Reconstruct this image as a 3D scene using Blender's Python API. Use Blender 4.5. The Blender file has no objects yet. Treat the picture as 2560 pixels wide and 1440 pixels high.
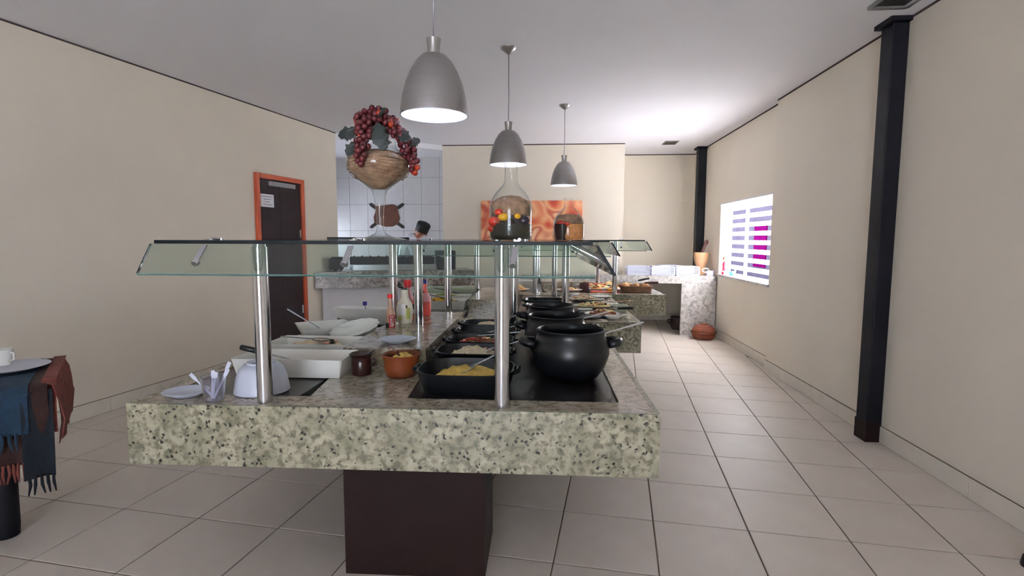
import bpy, bmesh, math, random
from mathutils import Vector, Matrix
random.seed(7)
sc = bpy.context.scene
C = sc.collection
PI = math.pi

# ------------------------------------------------------------------ camera, sky, light, exposure
CAM_H = 1.411
F_PX, YAW, PITCH, ROLL = 1316.09, .0809, .0932, .0038
cd = bpy.data.cameras.new('camera'); cam = bpy.data.objects.new('camera', cd); C.objects.link(cam)
cd.sensor_width = 36; cd.lens = F_PX / 2560 * 36; cd.clip_start = .02; cd.clip_end = 200
fwd = Vector((-math.sin(YAW) * math.cos(PITCH), math.cos(YAW) * math.cos(PITCH), -math.sin(PITCH)))
rgt = Vector((math.cos(YAW), math.sin(YAW), 0)); upv = rgt.cross(fwd)
r2 = rgt * math.cos(ROLL) + upv * math.sin(ROLL); u2 = upv * math.cos(ROLL) - rgt * math.sin(ROLL)
m = Matrix((r2, u2, -fwd)).transposed().to_4x4(); m.translation = (0, 0, CAM_H)
cam.matrix_world = m
sc.camera = cam

SKY = 5.5
w = bpy.data.worlds.new('sky'); sc.world = w; w.use_nodes = True
bg = w.node_tree.nodes['Background']; bg.inputs[0].default_value = (.77, .86, 1.0, 1); bg.inputs[1].default_value = SKY
sun = bpy.data.lights.new('sun', 'SUN'); sun.energy = 205; sun.angle = .02; sun.color = (1, .98, .96)
so = bpy.data.objects.new('sun', sun); C.objects.link(so)
so.rotation_euler = Vector((-.56, -.25, -1.0)).to_track_quat('-Z', 'Y').to_euler()
def portal(name, loc, size, rot):
    l = bpy.data.lights.new(name, 'AREA'); l.shape = 'RECTANGLE'; l.size, l.size_y = size; l.cycles.is_portal = True
    o = bpy.data.objects.new(name, l); C.objects.link(o); o.location = loc; o.rotation_euler = rot
portal('window_portal', (2.56, 6.90, 1.41), (1.0, 1.80), (0, PI / 2, 0))
portal('front_portal', (-.75, -3.62, 1.15), (1.7, 2.3), (PI / 2, 0, 0))
sc.view_settings.view_transform = 'Standard'; sc.view_settings.look = 'None'
sc.view_settings.gamma = 1; sc.view_settings.use_curve_mapping = False
sc.view_settings.exposure = 1.15
sc.cycles.adaptive_threshold = .02; sc.cycles.transparent_max_bounces = 20; sc.cycles.max_bounces = 9; sc.cycles.diffuse_bounces = 5; sc.cycles.glossy_bounces = 3
sc.cycles.sample_clamp_indirect = 10
portal('added_kitchen_portal', (-4.42, 8.1, 1.375), (.55, 1.2), (0, -PI / 2, 0))  # guides sky light through the added opening in the kitchen side wall

# ------------------------------------------------------------------ materials
MATS = {}
def srgb(r, g, b):
    f = lambda c: (c / 255 / 12.92) if c / 255 <= .04045 else ((c / 255 + .055) / 1.055) ** 2.4
    return (f(r), f(g), f(b), 1)
def nm(name):
    mt = bpy.data.materials.new(name); mt.use_nodes = True; MATS[name] = mt
    nt = mt.node_tree; return mt, nt, nt.nodes['Principled BSDF']
def coords(nt, scale=(1, 1, 1)):
    t = nt.nodes.new('ShaderNodeTexCoord'); mp = nt.nodes.new('ShaderNodeMapping'); mp.inputs['Scale'].default_value = scale
    nt.links.new(t.outputs['Object'], mp.inputs[0]); return mp.outputs[0]
def noise(nt, vec, scale, detail=3, dist=0):
    n = nt.nodes.new('ShaderNodeTexNoise'); n.inputs['Scale'].default_value = scale; n.inputs['Detail'].default_value = detail
    n.inputs['Distortion'].default_value = dist; nt.links.new(vec, n.inputs['Vector']); return n.outputs['Fac']
def ramp(nt, fac, stops, const=False):
    r = nt.nodes.new('ShaderNodeValToRGB'); cr = r.color_ramp
    if const: cr.interpolation = 'CONSTANT'
    while len(cr.elements) < len(stops): cr.elements.new(.5)
    for e, (p, c) in zip(cr.elements, stops): e.position = p; e.color = c
    nt.links.new(fac, r.inputs[0]); return r.outputs[0]
def mixc(nt, fac, a, b):
    n = nt.nodes.new('ShaderNodeMix'); n.data_type = 'RGBA'
    for s, v in ((0, fac), (6, a), (7, b)):
        if hasattr(v, 'links') or hasattr(v, 'is_linked'): nt.links.new(v, n.inputs[s])
        else: n.inputs[s].default_value = v
    return n.outputs[2]
def bump(nt, bs, fac, st=.1, dist=.01):
    b = nt.nodes.new('ShaderNodeBump'); b.inputs['Strength'].default_value = st; b.inputs['Distance'].default_value = dist
    nt.links.new(fac, b.inputs['Height']); nt.links.new(b.outputs[0], bs.inputs['Normal'])
def mat(name, col, rough=.5, metal=0, var=.08, nscale=8, bmp=0, spec=.5, coat=0):
    mt, nt, bs = nm(name); v = coords(nt); f = noise(nt, v, nscale)
    d = tuple(max(0, c * (1 - var)) for c in col[:3]) + (1,); l = tuple(min(1, c * (1 + var)) for c in col[:3]) + (1,)
    nt.links.new(ramp(nt, f, [(.3, d), (.7, l)]), bs.inputs['Base Color'])
    bs.inputs['Roughness'].default_value = rough; bs.inputs['Metallic'].default_value = metal
    bs.inputs['Specular IOR Level'].default_value = spec; bs.inputs['Coat Weight'].default_value = coat
    if bmp: bump(nt, bs, noise(nt, v, nscale * 6), bmp)
    return mt
def granite(name, base, alt, spot, rough=.3, sc_=1.0):
    mt, nt, bs = nm(name); v = coords(nt)
    n1 = noise(nt, v, 9 * sc_, 5, .6); n2 = noise(nt, v, 38 * sc_, 4, .4)
    c1 = ramp(nt, n1, [(.34, alt), (.62, base)])
    n2r = ramp(nt, n2, [(.36, (1, 1, 1, 1)), (.55, (0, 0, 0, 1))])
    c2 = mixc(nt, n2r, c1, tuple(c * .62 for c in alt[:3]) + (1,))
    nz = nt.nodes.new('ShaderNodeTexNoise'); nz.inputs['Scale'].default_value = 70 * sc_; nt.links.new(v, nz.inputs['Vector'])
    vm = nt.nodes.new('ShaderNodeVectorMath'); vm.operation = 'MULTIPLY_ADD'; vm.inputs[1].default_value = (.022 / sc_,) * 3
    nt.links.new(nz.outputs['Color'], vm.inputs[0]); nt.links.new(v, vm.inputs[2]); v = vm.outputs[0]
    vo = nt.nodes.new('ShaderNodeTexVoronoi'); vo.inputs['Scale'].default_value = 46 * sc_; vo.inputs['Randomness'].default_value = 1
    nt.links.new(v, vo.inputs['Vector'])
    ds = ramp(nt, vo.outputs['Distance'], [(.20, (1, 1, 1, 1)), (.34, (0, 0, 0, 1))])
    gate = ramp(nt, noise(nt, v, 17 * sc_, 2), [(.42, (0, 0, 0, 1)), (.50, (1, 1, 1, 1))])
    mu = nt.nodes.new('ShaderNodeMath'); mu.operation = 'MULTIPLY'; nt.links.new(ds, mu.inputs[0]); nt.links.new(gate, mu.inputs[1])
    nt.links.new(mixc(nt, mu.outputs[0], c2, spot), bs.inputs['Base Color'])
    bs.inputs['Roughness'].default_value = rough
    return mt
def glass(name, tint, refl=1.0, rough=0.02, edge=None):
    mt, nt, bs = nm(name); nt.nodes.remove(bs)
    tr = nt.nodes.new('ShaderNodeBsdfTransparent'); tr.inputs[0].default_value = tint
    gl = nt.nodes.new('ShaderNodeBsdfGlossy'); gl.inputs['Roughness'].default_value = rough
    lw = nt.nodes.new('ShaderNodeLayerWeight'); lw.inputs[0].default_value = .5
    pw = nt.nodes.new('ShaderNodeMath'); pw.operation = 'POWER'; pw.inputs[1].default_value = 4; nt.links.new(lw.outputs['Facing'], pw.inputs[0])
    mu = nt.nodes.new('ShaderNodeMath'); mu.operation = 'MULTIPLY_ADD'; mu.use_clamp = True; mu.inputs[1].default_value = .8 * refl; mu.inputs[2].default_value = .035 * refl; nt.links.new(pw.outputs[0], mu.inputs[0])
    if edge: nt.links.new(mixc(nt, pw.outputs[0], tint, edge), tr.inputs[0])
    mx = nt.nodes.new('ShaderNodeMixShader'); nt.links.new(mu.outputs[0], mx.inputs[0]); nt.links.new(tr.outputs[0], mx.inputs[1]); nt.links.new(gl.outputs[0], mx.inputs[2])
    nt.links.new(mx.outputs[0], nt.nodes['Material Output'].inputs[0]); return mt
def emit(name, col, st):
    mt, nt, bs = nm(name); bs.inputs['Base Color'].default_value = col
    bs.inputs['Emission Color'].default_value = col; bs.inputs['Emission Strength'].default_value = st; return mt

mat('wall_paint', srgb(231, 222, 206), .75, var=.025, nscale=1.3, bmp=.03)
mat('ceiling_paint', srgb(241, 240, 245), .8, var=.012, nscale=1.5)
mat('white_paint', srgb(225, 222, 222), .7, var=.02)
mat('shadow_gap', srgb(58, 46, 42), .8)  # dark brown painted in for shade along the ceiling, also on the vent slats
mat('grout', srgb(104, 88, 72), .9, var=.15, nscale=20)
mt, nt, bs = nm('floor_tile'); v = coords(nt)
nt.links.new(ramp(nt, noise(nt, v, 3.5, 4), [(.3, srgb(210, 199, 188)), (.7, srgb(218, 208, 198))]), bs.inputs['Base Color'])
nt.links.new(ramp(nt, noise(nt, v, 9, 3), [(.3, (.44, .44, .44, 1)), (.7, (.50, .50, .50, 1))]), bs.inputs['Roughness']); bs.inputs['Specular IOR Level'].default_value = .4
mat('skirting_tile', srgb(226, 218, 204), .35, var=.04)
mat('kitchen_tile', srgb(205, 203, 204), .3, var=.03)
mat('kitchen_grout', srgb(120, 116, 118), .9)
granite('granite', srgb(172, 166, 144), srgb(128, 126, 104), srgb(24, 25, 19), .28)
granite('granite_top', srgb(184, 172, 154), srgb(166, 153, 134), srgb(112, 98, 82), .16, .8)
granite('granite_bar', srgb(178, 172, 166), srgb(120, 110, 102), srgb(66, 56, 52), .3, .55)
granite('granite_bench', srgb(206, 202, 198), srgb(188, 184, 180), srgb(150, 145, 143), .3, .5)
mat('joint', srgb(40, 34, 28), .7)
mat('well_black', srgb(30, 25, 25), .32, var=.2, nscale=5)
mat('well_grey', srgb(92, 88, 86), .35, var=.12, nscale=5)
mat('brown_laminate', srgb(34, 19, 18), .55, var=.15, nscale=3, spec=.15)
mat('black_clay', srgb(13, 14, 18), .34, var=.2, nscale=20, spec=.35)
mat('black_enamel', srgb(24, 27, 36), .6, var=.2, spec=.2)
mat('white_ceramic', srgb(238, 236, 230), .25, var=.02)
mat('white_plastic', srgb(206, 209, 224), .35, var=.02)
mat('paper', srgb(235, 235, 240), .8, var=.02)
mat('ink', srgb(120, 120, 135), .8)
mat('terracotta', srgb(108, 50, 20), .4, var=.12, nscale=10)
mat('terracotta_dull', srgb(118, 58, 36), .7, var=.25, nscale=14, bmp=.1)
mat('brown_clay', srgb(42, 17, 14), .3, var=.15)
mat('dark_clay', srgb(50, 34, 30), .6, var=.2)
mat('chrome', srgb(205, 207, 212), .13, 1, var=.02)
mat('steel', srgb(190, 192, 198), .24, 1, var=.04)
mat('steel_dull', srgb(150, 152, 158), .42, .9, var=.05)
mt, nt, bs = nm('brushed_metal'); v = coords(nt, (1, 1, 60))
nt.links.new(ramp(nt, noise(nt, v, 6, 2), [(.3, srgb(156, 153, 151)), (.7, srgb(163, 160, 158))]), bs.inputs['Base Color'])
bs.inputs['Metallic'].default_value = .8; bs.inputs['Roughness'].default_value = .3
mat('lamp_white', srgb(235, 235, 245), .4, var=.01)
emit('bulb', (.88, .92, 1, 1), 6)
mat('black_iron', srgb(15, 14, 22), .55, var=.25, nscale=6, spec=.2)
mat('black_plastic', srgb(18, 18, 20), .35)
mat('blue_plastic', srgb(38, 38, 120), .4)
mat('red_plastic', srgb(205, 26, 36), .4)
mat('pink_sauce', srgb(232, 104, 92), .3)
mat('pink_pale', srgb(232, 168, 176), .35)
mat('sauce_brown', srgb(168, 132, 108), .3)
mat('mayo', srgb(226, 216, 196), .35)
mat('label_red', srgb(168, 22, 32), .5)
mat('label_white', srgb(238, 234, 230), .5)
mat('label_green', srgb(182, 184, 92), .5)
mat('label_dark', srgb(60, 40, 46), .5)
mat('door_wood', srgb(44, 34, 36), .6, var=.2, nscale=4, spec=.15)
mat('door_frame', srgb(168, 72, 40), .45, var=.15, nscale=6)
mat('wood_light', srgb(206, 160, 118), .5, var=.15, nscale=5)
mat('wood_dark', srgb(78, 38, 34), .45, var=.2)
mat('leather', srgb(86, 42, 20), .6, var=.3, nscale=9)
mat('leather_dark', srgb(34, 20, 18), .6, var=.2)
mat('straw', srgb(158, 126, 100), .8, var=.4, nscale=30, bmp=.4)
mat('grape', srgb(72, 9, 17), .5, var=.3, nscale=14)
mat('grape_orange', srgb(140, 44, 20), .35, var=.2)
mat('leaf', srgb(18, 28, 26), .6, var=.3, nscale=12)
mat('pepper_red', srgb(190, 52, 32), .3, var=.2)
mat('pepper_yellow', srgb(232, 176, 40), .3, var=.15)
mat('olive', srgb(46, 40, 28), .4, var=.3, nscale=18)
mat('aubergine', srgb(46, 32, 48), .3, var=.2)
mat('grain_orange', srgb(222, 150, 86), .6, var=.25, nscale=30, bmp=.3)
mat('farofa', srgb(226, 186, 96), .9, var=.22, nscale=45, bmp=.6)
mat('rice', srgb(236, 214, 182), .9, var=.15, nscale=45, bmp=.6)
mat('meat', srgb(128, 70, 44), .5, var=.4, nscale=16, bmp=.4)
mat('ham', srgb(222, 160, 140), .5, var=.2, nscale=12)
mat('salad', srgb(128, 140, 60), .6, var=.45, nscale=20, bmp=.4)
mat('cheese', srgb(240, 214, 150), .5, var=.12)
mat('bread', srgb(196, 138, 86), .7, var=.25, nscale=10, bmp=.2)
mat('wicker', srgb(128, 92, 68), .7, var=.3, nscale=30, bmp=.5)
mat('green_glass_dish', srgb(196, 206, 184), .2, var=.03)
mat('lemon', srgb(244, 206, 60), .4)
mat('red_board', srgb(168, 40, 28), .5)
mat('skin', srgb(176, 120, 92), .5)
mat('coat_white', srgb(222, 224, 234), .8, bmp=.1)
mat('trousers', srgb(52, 54, 66), .8)
mat('hair', srgb(20, 17, 18), .6)
mat('figure_red', srgb(200, 36, 60), .4)
mat('figure_blue', srgb(48, 120, 200), .4)
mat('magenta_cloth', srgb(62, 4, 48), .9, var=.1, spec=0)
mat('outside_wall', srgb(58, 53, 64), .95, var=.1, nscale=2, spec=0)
mat('bounce_damper', srgb(58, 50, 42), .95, var=.3, nscale=5)  # dark colour of the added strip outside that soaks up sunlight
mat('outside_ground', srgb(132, 134, 142), .9, var=.1, nscale=2)
mat('pavement', srgb(196, 198, 206), .9, var=.1, nscale=2)
glass('shelf_glass', (.90, .96, .93, 1), 1.0)
glass('panel_glass', (.86, .92, .88, 1), 1.5)
glass('clear_glass', (.965, .98, .975, 1), 1.5, .04, (.30, .40, .38, 1))
glass('clear_plastic', (.91, .91, .96, 1), 4.0, .35)
mat('glass_edge', srgb(10, 18, 22), .5, spec=.2)
mat('glass_edge_light', srgb(84, 116, 112), .15)
mt, nt, bs = nm('window_slat'); nt.nodes.remove(bs)
d1 = nt.nodes.new('ShaderNodeBsdfDiffuse'); d1.inputs[0].default_value = (.95, .95, .97, 1)
d2 = nt.nodes.new('ShaderNodeBsdfTranslucent'); d2.inputs[0].default_value = (.95, .95, .97, 1)
mx = nt.nodes.new('ShaderNodeMixShader'); mx.inputs[0].default_value = .93
nt.links.new(d1.outputs[0], mx.inputs[1]); nt.links.new(d2.outputs[0], mx.inputs[2]); nt.links.new(mx.outputs[0], nt.nodes['Material Output'].inputs[0])
mt, nt, bs = nm('canvas_print'); v = coords(nt)
n1 = noise(nt, v, 1.5, 1.2, 1.6)
nt.links.new(ramp(nt, n1, [(.28, srgb(110, 28, 24)), (.38, srgb(178, 62, 38)), (.46, srgb(206, 120, 78)), (.54, srgb(226, 170, 128)), (.62, srgb(170, 70, 44)), (.70, srgb(232, 190, 150)), (.8, srgb(150, 40, 30))]), bs.inputs['Base Color'])
bs.inputs['Roughness'].default_value = .7
mt, nt, bs = nm('plaid'); v = coords(nt)
sx = nt.nodes.new('ShaderNodeSeparateXYZ'); nt.links.new(v, sx.inputs[0])
ma = nt.nodes.new('ShaderNodeMath'); ma.operation = 'MULTIPLY_ADD'; ma.inputs[1].default_value = 1.0; ma.inputs[2].default_value = 0; nt.links.new(sx.outputs[0], ma.inputs[0])
c1 = ramp(nt, ma.outputs[0], [(0, srgb(30, 66, 92)), (.34, srgb(92, 44, 32)), (.56, srgb(22, 40, 56)), (.70, srgb(130, 64, 54))], True)
c2 = mixc(nt, ramp(nt, noise(nt, coords(nt, (1, 1, 1)), 260, 1), [(.42, (0, 0, 0, 1)), (.6, (1, 1, 1, 1))]), c1, srgb(30, 26, 28))
nt.links.new(c2, bs.inputs['Base Color']); bs.inputs['Roughness'].default_value = .95
mat('runner_blue', srgb(17, 42, 62), .95, var=.3, nscale=40, bmp=.2)
mat('runner_dark', srgb(10, 18, 28), .95, var=.3, nscale=40, bmp=.2)
mat('runner_rust', srgb(44, 20, 17), .95, var=.3, nscale=40, bmp=.2)
mat('runner_pink', srgb(102, 48, 40), .95, var=.3, nscale=40, bmp=.2)

# ------------------------------------------------------------------ geometry helpers
class MB:
    def __init__(s): s.v = []; s.f = []
    def add(s, vs, fs, M=None):
        n = len(s.v)
        s.v += [tuple(M @ Vector(p)) if M else tuple(p) for p in vs]
        s.f += [tuple(i + n for i in f) for f in fs]; return s
    def box(s, x0, x1, y0, y1, z0, z1, M=None):
        return s.add([(x0, y0, z0), (x1, y0, z0), (x1, y1, z0), (x0, y1, z0), (x0, y0, z1), (x1, y0, z1), (x1, y1, z1), (x0, y1, z1)],
                     [(3, 2, 1, 0), (4, 5, 6, 7), (0, 1, 5, 4), (1, 2, 6, 5), (2, 3, 7, 6), (3, 0, 4, 7)], M)
    def prism(s, poly, z0, z1, M=None):
        n = len(poly); a = sum(poly[i][0] * poly[(i + 1) % n][1] - poly[(i + 1) % n][0] * poly[i][1] for i in range(n))
        if a < 0: poly = poly[::-1]
        return s.add([(x, y, z0) for x, y in poly] + [(x, y, z1) for x, y in poly],
                     [tuple(range(n - 1, -1, -1)), tuple(range(n, 2 * n))] + [(i, (i + 1) % n, n + (i + 1) % n, n + i) for i in range(n)], M)
    def loft(s, rings, cap0=True, cap1=True, M=None):
        n = len(rings[0]); fs = []
        for k in range(len(rings) - 1):
            for i in range(n):
                j = (i + 1) % n; fs.append((k * n + i, k * n + j, (k + 1) * n + j, (k + 1) * n + i))
        if cap0: fs.append(tuple(range(n - 1, -1, -1)))
        if cap1: fs.append(tuple((len(rings) - 1) * n + i for i in range(n)))
        return s.add([p for r in rings for p in r], fs, M)
    def lathe(s, prof, seg=28, c=(0, 0, 0), cap0=False, cap1=False, sx=1, sy=1, M=None):
        rings = [[(c[0] + max(r, 1e-4) * sx * math.cos(2 * PI * i / seg), c[1] + max(r, 1e-4) * sy * math.sin(2 * PI * i / seg), c[2] + z) for i in range(seg)] for r, z in prof]
        return s.loft(rings, cap0, cap1, M)
    def tube(s, pts, r, seg=8, cap=True, M=None):
        pts = [Vector(p) for p in pts]; rr = r if isinstance(r, (list, tuple)) else [r] * len(pts); rings = []
        t0 = (pts[1] - pts[0]).normalized(); up = Vector((0, 0, 1)) if abs(t0.z) < .9 else Vector((1, 0, 0)); a = t0.cross(up).normalized()
        for i, p in enumerate(pts):
            t = (pts[min(i + 1, len(pts) - 1)] - pts[max(i - 1, 0)]).normalized()
            a = (a - t * a.dot(t)).normalized(); b = t.cross(a)
            rings.append([tuple(p + (a * math.cos(2 * PI * k / seg) + b * math.sin(2 * PI * k / seg)) * rr[i]) for k in range(seg)])
        return s.loft(rings, cap, cap, M)
    def ell(s, c, r, seg=16, rin=10, M=None):
        rings = []
        for k in range(1, rin):
            a = -PI / 2 + PI * k / rin
            rings.append([(c[0] + r[0] * math.cos(a) * math.cos(2 * PI * i / seg), c[1] + r[1] * math.cos(a) * math.sin(2 * PI * i / seg), c[2] + r[2] * math.sin(a)) for i in range(seg)])
        return s.loft(rings, True, True, M)
    def mesh(s, name):
        me = bpy.data.meshes.new(name); me.from_pydata(s.v, [], s.f)
        bm = bmesh.new(); bm.from_mesh(me); bmesh.ops.recalc_face_normals(bm, faces=bm.faces); bm.to_mesh(me); bm.free()
        return me
    def build(s, name, m, parent=None, smooth=False, bevel=0, auto=None):
        me = s.mesh(name); me.materials.append(MATS[m])
        o = bpy.data.objects.new(name, me); C.objects.link(o); o.parent = parent
        if smooth:
            me.polygons.foreach_set('use_smooth', [True] * len(me.polygons))
            if auto is not None: me.set_sharp_from_angle(angle=math.radians(auto))
        if bevel:
            b = o.modifiers.new('bevel', 'BEVEL'); b.width = bevel; b.segments = 2; b.limit_method = 'ANGLE'
        return o
def tag(o, label=None, cat=None, group=None, kind=None):
    for k, v in (('label', label), ('category', cat), ('group', group), ('kind', kind)):
        if v: o[k] = v
    return o
def thing(name, label, cat, loc=(0, 0, 0), rz=0, group=None, rot=None):
    o = bpy.data.objects.new(name, None); C.objects.link(o); o.empty_display_size = .05
    o.location = loc; o.rotation_euler = rot or (0, 0, rz); return tag(o, label, cat, group)
def struct(o, label=None): return tag(o, label, None, None, 'structure')
def copy_tree(o, parent=None):
    c = o.copy(); C.objects.link(c); c.parent = parent
    for ch in list(o.children): copy_tree(ch, c)
    return c
def dup(o, loc, rz=0, label=None, group=None):
    c = copy_tree(o); c.location = loc; c.rotation_euler = (0, 0, rz)
    if label: c['label'] = label
    if group: c['group'] = group
    return c
def share(name, me, m, parent, loc, rot=None, scale=None):
    o = bpy.data.objects.new(name, me); C.objects.link(o); o.parent = parent; o.location = loc
    if rot: o.rotation_euler = rot
    if scale: o.scale = scale
    return o
def rrect(hx, hy, r, z, n=5, dx=0, dy=0):
    out = []
    for cx, cy, a0 in ((hx - r, hy - r, 0), (-hx + r, hy - r, 90), (-hx + r, -hy + r, 180), (hx - r, -hy + r, 270)):
        for k in range(n + 1):
            a = math.radians(a0 + 90 * k / n); out.append((dx + cx + r * math.cos(a), dy + cy + r * math.sin(a), z))
    return out
def dish(hx, hy, h, flare, r, t=.006, floor=.008):
    """open tray with a wall thickness: outer skin up, rim, inner skin down, floor"""
    f = flare; mb = MB()
    return mb.loft([rrect(hx - f, hy - f, max(r - f, .004), 0), rrect(hx, hy, r, h), rrect(hx - t, hy - t, max(r - t, .003), h),
                    rrect(hx - f - t, hy - f - t, max(r - f - t, .003), floor)])
def heap(rx, ry, h, seed, nx=14, ny=12, rough=.35):
    rnd = random.Random(seed); mb = MB(); rings = []
    for k in range(7):
        q = k / 6; R = 1 - q; z = h * (1 - R ** 2.2)
        rings.append([(rx * R * math.cos(2 * PI * i / 20) * (1 + rnd.uniform(-.04, .04)), ry * R * math.sin(2 * PI * i / 20) * (1 + rnd.uniform(-.04, .04)),
                       z + (h * rough * rnd.uniform(-.5, .5) if 0 < k else 0)) for i in range(20)])
    rings[-1] = [(.02 * rx * math.cos(2 * PI * i / 20), .02 * ry * math.sin(2 * PI * i / 20), h * (1 + rough * .2)) for i in range(20)]
    return mb.loft(rings, True, True)
def text_mesh(body, size, m, name, parent, ext=.0006):
    cu = bpy.data.curves.new('lettering', 'FONT'); cu.body = body; cu.size = size; cu.extrude = ext; cu.align_x = 'CENTER'; cu.align_y = 'CENTER'; cu.offset = size * .02
    t = bpy.data.objects.new('lettering', cu); C.objects.link(t)
    bpy.context.view_layer.update()
    me = bpy.data.meshes.new_from_object(t.evaluated_get(bpy.context.evaluated_depsgraph_get()))
    bpy.data.objects.remove(t); bpy.data.curves.remove(cu)
    me.materials.clear(); me.materials.append(MATS[m])
    o = bpy.data.objects.new(name, me); C.objects.link(o); o.parent = parent; return o

# ------------------------------------------------------------------ room shell
ZC = 2.859; YF = -3.6; XR = 2.29; XR2 = 2.36; Y_STEP = 5.82; YB = 9.35; YCOL = 8.25
LW0, LWM = -4.277, .1722
lx = lambda y: LW0 + LWM * y
Y_LE = 7.20                                  # far end of the left wall
HEAD = 3.05
# floor: grout bed and tiles laid at a slight angle to the walls
TH, TOX, TOY, TS = -.1194, .0611, 2.6369, .45
fl = MB().prism([(lx(YF) - .2, YF), (XR2 + .2, YF), (XR2 + .2, 9.6), (-4.4, 9.6)], -.08, -.004).build('floor', 'grout')
struct(fl)
def clip(poly, a, b, c):                     # keep a x + b y <= c
    out = []
    for i in range(len(poly)):
        p, q = poly[i], poly[(i + 1) % len(poly)]; dp = a * p[0] + b * p[1] - c; dq = a * q[0] + b * q[1] - c
        if dp <= 0: out.append(p)
        if dp * dq < 0: t = dp / (dp - dq); out.append((p[0] + t * (q[0] - p[0]), p[1] + t * (q[1] - p[1])))
    return out
g = .0035; ct, st = math.cos(TH), math.sin(TH)
full = MB().loft([[(g, g, -.004), (TS - g, g, -.004), (TS - g, TS - g, -.004), (g, TS - g, -.004)], [(g, g, -.0015), (TS - g, g, -.0015), (TS - g, TS - g, -.0015), (g, TS - g, -.0015)],
                  [(g + .0015, g + .0015, 0), (TS - g - .0015, g + .0015, 0), (TS - g - .0015, TS - g - .0015, 0), (g + .0015, TS - g - .0015, 0)]], False, True).mesh('tile')
full.materials.append(MATS['floor_tile'])
near_field = MB(); tiles = 0
for i in range(-16, 12):
    for j in range(-18, 19):
        org = (TOX + ct * i * TS - st * j * TS, TOY + st * i * TS + ct * j * TS)
        q = [(org[0] + ct * a - st * b, org[1] + st * a + ct * b) for a, b in ((g, g), (TS - g, g), (TS - g, TS - g), (g, TS - g))]
        cy = sum(p[1] for p in q) / 4
        p = clip(q, 1, 0, XR - .013 if cy < Y_STEP - .1 else XR2 - .013)
        p = clip(p, 0, 1, YB - .02) if p else p
        p = clip(p, 0, -1, -YF) if p else p
        p = clip(p, -1, LWM, -LW0 - .015) if p else p
        if len(p) < 3 or abs(sum(p[k][0] * p[(k + 1) % len(p)][1] - p[(k + 1) % len(p)][0] * p[k][1] for k in range(len(p)))) < .004: continue
        if cy < 1.35:
            near_field.prism(p, -.004, 0); continue
        if len(p) == 4 and max(math.dist(a, b) for a, b in zip(p, q)) < 1e-6:
            share('tile', full, 'floor_tile', fl, (org[0], org[1], 0), (0, 0, TH))
        else:
            MB().prism(p, -.004, 0).build('tile', 'floor_tile', fl)
        tiles += 1
tag(near_field.build('tile_field', 'floor_tile', fl), kind='stuff')

struct(MB().box(XR, XR + .25, YF, Y_STEP, 0, HEAD).build('wall_right', 'wall_paint'))
# far right wall with the window opening
WY0, WY1, WZ0, WZ1 = 6.02, 7.82, .912, 1.905
wr = MB(); xo = XR2 + .17
wr.box(XR2, xo, Y_STEP, WY0, 0, HEAD); wr.box(XR2, xo, WY1, YB + .2, 0, HEAD)
wr.box(XR2, xo, WY0, WY1, 0, WZ0); wr.box(XR2, xo, WY0, WY1, WZ1, HEAD)
struct(wr.build('wall_right_far', 'wall_paint'))
struct(MB().box(1.04, XR2, YB, YB + .2, 0, HEAD).build('wall_back', 'wall_paint'))
struct(MB().box(-1.765, 1.04, YCOL, YB + .2, 0, HEAD).build('wall_back_pier', 'wall_paint'))
wl = MB().prism([(lx(YF), YF), (lx(Y_LE), Y_LE), (lx(Y_LE) - .16, Y_LE), (lx(YF) - .16, YF)], 0, HEAD)
struct(wl.build('wall_left', 'wall_paint'))
# front of the room behind the camera: open on to the street
fw = MB()
fw.box(-5.2, -1.6, YF - .2, YF, 0, HEAD); fw.box(.1, XR + .25, YF - .2, YF, 0, HEAD); fw.box(-1.6, .1, YF - .2, YF, 2.3, HEAD)
struct(fw.build('wall_front', 'wall_paint'))
struct(MB().prism([(lx(YF) - .2, YF - .2), (XR2 + .2, YF - .2), (XR2 + .2, YB + .2), (-1.765, YB + .2), (-1.765, YCOL), (lx(Y_LE) - .03, Y_LE + .02), (lx(Y_LE) - .2, Y_LE)], ZC, HEAD).build('ceiling', 'ceiling_paint'))
# kitchen niche: dropped ceiling, side and tiled back wall
struct(MB().prism([(-1.765, YB + .2), (-1.765, YCOL), (lx(Y_LE) - .03, Y_LE + .02), (-4.4, Y_LE), (-4.4, YB + .2)], 2.785, HEAD).build('ceiling_kitchen', 'ceiling_paint'))
wk = MB().box(-4.4, -4.2, Y_LE, 7.5, 0, 2.785); wk.box(-4.4, -4.2, 8.7, 9.2, 0, 2.785); wk.box(-4.4, -4.2, 7.5, 8.7, 0, 1.1); wk.box(-4.4, -4.2, 7.5, 8.7, 1.65, 2.785)  # opening in this wall is added to let daylight into the niche
struct(wk.build('wall_kitchen_side', 'white_paint'))
struct(MB().box(-4.2, lx(Y_LE) - .16, Y_LE - .1, Y_LE, 0, 2.785).build('wall_kitchen_front', 'white_paint'))
YK = 9.0
kw = struct(MB().box(-4.2, -1.765, YK + .006, YK + .2, 0, 2.785).build('wall_kitchen', 'kitchen_grout'))
tw, tz = .317, .454
for zi in range(-2, 4):
    z0 = 1.541 + (zi - 1) * tz; z1 = min(z0 + tz, 2.785); z0 = max(z0, .5)
    if z1 - z0 < .05: continue
    for xi in range(-2, 7):
        x0 = max(-3.567 + xi * tw, -4.2); x1 = min(-3.567 + (xi + 1) * tw, -1.765)
        if x1 - x0 < .04: continue
        MB().box(x0 + .0025, x1 - .0025, YK, YK + .008, z0 + .0025, z1 - .0025).build('tile', 'kitchen_tile', kw)
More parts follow.
